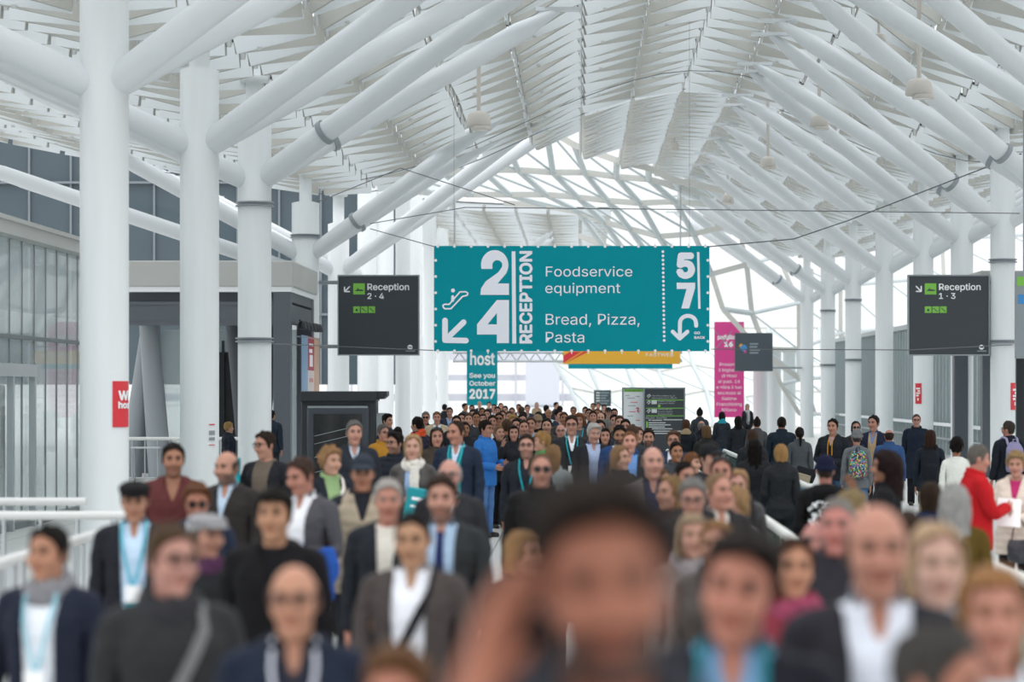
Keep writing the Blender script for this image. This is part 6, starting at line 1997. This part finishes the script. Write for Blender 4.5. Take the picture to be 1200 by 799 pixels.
# ------------------------------------------------------------------ far crowd under the banner
FAR = [
 (521, 473, 170, 'k', 'dark-haired person seen from behind at far left of the far crowd'), (527, 477, 4, 'n', 'dark-haired man in navy by the far left columns'), (545, 472, 70, 'k', 'man in profile in front of the teal 2017 banner edge'),
 (562, 470, 0, 'w', 'tall pale-haired man under the teal 2017 banner'), (573, 470.5, 5, 'k', 'dark-haired man right of the pale-haired one under the teal banner'), (579, 473, -8, 'k', None), (565, 477, 10, 'b', None), (587, 472, 20, 'b', None),
 (592, 475, -10, 'k', None), (600, 477, 0, 'b', None), (611, 476, 175, 'b', 'brown-haired person seen from behind right of the far crowd middle'), (613, 481.5, 180, 'k', 'black-haired person seen from behind in front of the brown-haired one'),
 (629, 471, 0, 't', 'woman with long tan hair standing above the cream coat'), (631, 482, 175, 'k', None), (643, 478, -4, 's', 'bald man in white shirt far behind the cream coat'), (541, 483, 0, 'k', None), (549, 483.5, 4, 'b', 'brown-haired man just behind the teal-vest man'),
 (554, 479, 0, 'k', None), (558, 482, 8, 'k', None), (566, 484.5, 0, 'f', 'woman with dark shoulder-length hair in the far crowd'), (571, 479, -6, 'k', None), (577, 485.5, 6, 'k', None), (585, 483, 0, 'g', 'man in sunglasses in the middle of the far crowd'),
 (589, 480, -4, 'b', None), (597, 481, 4, 'b', None), (601, 486, 20, 'l', 'person with curly blond hair in the far crowd'), (594, 490.5, 170, 'b', None), (606, 489, -15, 'k', None),
 (652, 471, 60, 'k', 'dark-haired man in profile right of far crowd gap'), (656, 475, 170, 'k', None), (672, 476, 0, 's2', 'lone man in grey sweatshirt standing far back in the gap'), (654, 480, 50, 'k', 'man in profile with grey shirt and dark jacket left of the tall lanyard man'),
 (686, 476, 0, 'k', None), (690, 478, 6, 'k', None), (695, 472, -5, 'k', None), (701, 471.5, 0, 'b', None), (708, 473.5, 4, 'k', None), (695, 481, 0, 'k', None), (700, 478, -8, 'r', 'reddish-haired man in the crowd left of the white map board'),
 (713, 477, 0, 'c', 'man in dark cap left of the white map board'), (704, 482.5, 0, 'd', 'balding man left of the white map board'), (703, 491, 10, 'k', None), (711, 490, 150, 'y', 'grey-haired man turned away behind the white-haired man'),
 (720, 485, 0, 'k', None), (726, 486, 4, 'b', None), (733, 490, -4, 'k', None), (741, 497, 160, 'b', 'brown-haired person seen from behind before the white map board'), (612, 484, 10, 'k', None), (535, 486, 0, 'k', None), (622, 488, 0, 'b', None),
 (661, 482, 4, 'b', None), (640, 474, 170, 'k', None), (583, 476, 0, 'k', None), (553, 474, 4, 'k', None), (608, 473, 0, 'k', None), (618, 474, 5, 'k', None), (641, 489, -5, 'k', None), (720, 478, 0, 'k', None)]
_C = ['#23262c', '#2a2f3a', '#33363a', '#1f242c', '#3d3a38', '#2c3442']
_kinds = [('zip', 'hang', 'hang2'), ('suit', 'fwd', 'back'), ('coat', 'hang', 'fwd'), ('zip_v', 'hang2', 'hang')]
for k, (px, yt, yaw, t, lab) in enumerate(FAR):
    kd = _kinds[k % 4]
    c = _C[(k * 5) % 6]
    kw = dict(hair='short', hc={'k': '#201a17', 'n': '#1e1916', 'b': '#5a4030', 'w': '#c6bfb6', 't': '#9a7a54', 's': '#a08876', 's2': '#5a4a40', 'f': '#2a201c', 'g': '#2a201c', 'l': '#bf9a5e', 'r': '#8a5534', 'c': '#3a302a', 'd': '#4a3c34', 'y': '#85827e'}[t],
              skin=[SK, '#cf9c84', TN, '#d6a48c'][k % 4], layers=(('shirt', ['#dfe6ee', '#8fa6c6', '#c3c9d2'][k % 3]), (kd[0], c)), aL=kd[1], aR=kd[2], pose=['halfL', 'stand', 'halfR'][k % 3], lod=1)
    if t == 't':
        kw.update(g='f', hair='long', layers=(('coat', '#8c7d66'),))
    if t == 'f':
        kw.update(g='f', hair='shoulder')
    if t == 's':
        kw.update(hair=None, layers=(('shirt', '#d3d8de'),))
    if t == 's2':
        kw.update(layers=(('sweater', '#8d9298'),))
    if t == 'd':
        kw.update(hair='fringe_bald')
    if t == 'l':
        kw.update(hair='curly_short')
    if t == 'g':
        kw.update(glasses='dark')
    if t == 'c':
        kw.update(hat=('cap', '#202327'))
    grp = None
    if lab is None:
        lab = {'k': 'dark-haired person in dark clothes packed into the far crowd below the banner', 'b': 'brown-haired person in dark clothes packed into the far crowd below the banner'}[t]
        grp = {'k': 'dark-haired people of the far crowd', 'b': 'brown-haired people of the far crowd'}[t]
    person(px, yt, None, yaw, lab, group=grp, **kw)

# ------------------------------------------------------------------ things in people's hands
q, a, s = held(P_blue, 'handL', (0, 0, 0))
q2, _, _ = held(P_blue, 'farmL')
mid = q.lerp(q2, 0.45)
def drape(p):
    f = loft(p, [(-.46, .10, -.045, .05), (-.25, .13, -.06, .06), (-.06, .15, -.07, .07), (.035, .13, -.062, .062)])
    return f + .010 * np.sin(38 * p[0] + 6 * p[2]) + .006 * np.sin(30 * p[1] + 25 * p[2])
V, Q = grid_eval(drape, ((-.18, .18), (-.10, .10), (-.50, .10)), .012)
o = bpy.data.objects.new('folded_jacket', mesh_np('folded_jacket', V, Q))
o.data.materials.append(cloth_mat('#2a55a8'))
COL.objects.link(o)
o.location = mid
o.rotation_euler = (0, 0, a)
tag(o, 'bright blue jacket draped over the forearm of the man looking down', 'jacket')

q, a, s = held(P_fold, 'handL', (0, -.0, -.06))
fo = thing('folder_bag', (q.x + .09, q.y - .06, q.z - .04), 'teal printed folder bag held by the white scarf woman', 'folder')
fo.rotation_euler = (0.1, 0.18, a + .2)
MB().bbox(-.15, .15, -.02, .015, -.20, .14, .02).build('bag_body', mat('teal_vinyl', '#0f8f99', 0.3), fo)
MB().box(-.10, .08, -.024, -.018, .02, .05).box(-.10, .02, -.024, -.018, -.05, -.03).build('print_block', M_WHITE, fo)

q, a, s = held(P_strap, 'handR', (0, 0, 0))
st = MB().beam((0, 0, -.02), (0, .02, .20), .05, .012, (0, 1, 0)).beam((0, -.005, -.42), (0, 0, -.02), .05, .012, (0, 1, 0)).build('shoulder_strap', cloth_mat(TEAL), None, (q.x + .03, q.y - .055, q.z))
st.rotation_euler = (0, 0, a)
tag(st, 'teal bag strap gripped by the man in the black cardigan', 'strap')

q, a, s = held(P_red, 'handL', (0, 0, 0))
pp = MB()
pts = [(x, y, .03 * math.sin(x * 9) + .02 * (y / .2) ** 2) for y in (-.15, -.05, .05, .15) for x in (-.105, -.035, .035, .105)]
pp.add(pts + [(x, y, z - .002) for x, y, z in pts], [(r * 4 + k, r * 4 + k + 1, r * 4 + k + 5, r * 4 + k + 4) for r in range(3) for k in range(3)] + [(16 + r * 4 + k + 4, 16 + r * 4 + k + 5, 16 + r * 4 + k + 1, 16 + r * 4 + k) for r in range(3) for k in range(3)], True)
po2 = pp.build('paper_sheet', mat('paper_white', '#f3f4f5', 0.7), None, q + Vector((.10, -.06, -.01)))
po2.rotation_euler = (math.radians(58), math.radians(12), a - math.radians(95))
tag(po2, 'white sheet of paper held by the red fleece man', 'paper')

q, a, s = held(P_cream, 'handL', (0, 0, 0))
hb = thing('handbag', (q.x - .02, q.y - .10, q.z - .30), 'dark grey leather handbag hanging from the cream coat woman hands', 'handbag')
hb.rotation_euler = (0, 0, a)
V, Q = grid_eval(lambda p: loft(p, [(-.10, .105, -.045, .045), (-.05, .125, -.06, .06), (.06, .115, -.05, .05), (.12, .09, -.03, .03)], 0, 3.0) + .004 * np.sin(30 * p[0] + 18 * p[2]), ((-.16, .16), (-.10, .10), (-.15, .17)), .009)
o = bpy.data.objects.new('bag_body', mesh_np('bag_body', V, Q))
o.data.materials.append(cloth_mat('#33333a', 'leather'))
COL.objects.link(o)
o.parent = hb
MB().tube([(-.075, 0, .11), (-.06, 0, .22), (-.02, 0, .30), (.02, 0, .30), (.06, 0, .22), (.075, 0, .11)], .008, 8).build('handle', cloth_mat('#5a2f2a', 'leather'), hb)

q, a, s = held(P_young, 'torso', (-.42, -.12, -.12))
sb = thing('shoulder_bag', (q.x, q.y, q.z), 'black and beige shoulder bag at the young man in yellow-corded jacket', 'bag')
sb.rotation_euler = (0, .25, a)
V, Q = grid_eval(lambda p: loft(p, [(-.12, .15, -.06, .06), (.0, .17, -.07, .07), (.10, .15, -.05, .05)], 0, 3.5), ((-.2, .2), (-.1, .1), (-.2, .2)), .012)
o = bpy.data.objects.new('bag_body', mesh_np('bag_body', V, Q))
o.data.materials.append(cloth_mat('#23252a'))
COL.objects.link(o)
o.parent = sb
MB().bbox(-.12, .12, -.085, -.06, -.13, .0, .015).build('front_flap', cloth_mat('#a89c86'), sb)
MB().tube([(.12, 0, .08), (.20, .02, .30), (.24, .04, .52), (.20, .08, .66)], .014, 8).build('strap', cloth_mat('#23252a'), sb)
# yellow cords on his jacket, white print on the hooded back
root, S, s, ppm = P_young
for sx in (-.035, .035):
    me = bpy.data.meshes.new('drawcord')
    mb = MB().tube([(sx, front_y('m', .040, sx, z) - .004, z - 1.0) for z in (1.44, 1.36, 1.28, 1.18)], .007, 6)
    me.from_pydata(mb.v, [], mb.f)
    me.materials.append(cloth_mat('#d39a2a'))
    o = bpy.data.objects.new('drawcord', me)
    COL.objects.link(o)
    o.parent = root
    o.location = (0, 0, 1.0)
root, S, s, ppm = P_hood
rnd = random.Random(4)
mb = MB()
for k in range(70):
    x, z = rnd.uniform(-.16, .16), rnd.uniform(1.05, 1.40)
    if (x / .165) ** 2 + ((z - 1.22) / .18) ** 2 > 1:
        continue
    L, an = rnd.uniform(.02, .05), rnd.uniform(-1.2, 1.2)
    T = np.array(TORSO['m'])
    def yb(x, z):
        a_, b_ = np.interp(z, T[:, 0], T[:, 1]) + .030, np.interp(z, T[:, 0], T[:, 3]) + .030
        f_ = np.interp(z, T[:, 0], T[:, 2]) - .030
        yc = .5 * (b_ + f_)
        return float(yc + (b_ - yc) * (1 - min(.98, abs(x) / a_) ** 2.3) ** (1 / 2.3)) + .014
    pts = [(x + L * t * math.cos(an), 0, z + L * t * math.sin(an) + .01 * math.sin(t * 5)) for t in (-.5, -.2, .2, .5)]
    r = ribbon([(p_[0], yb(p_[0], p_[2]), p_[2]) for p_ in pts], rnd.uniform(.012, .026), .003, True)
    mb.add(r.v, r.f)
o = mb.build('back_print', M_WHITE, root)
tag(o, kind=None)
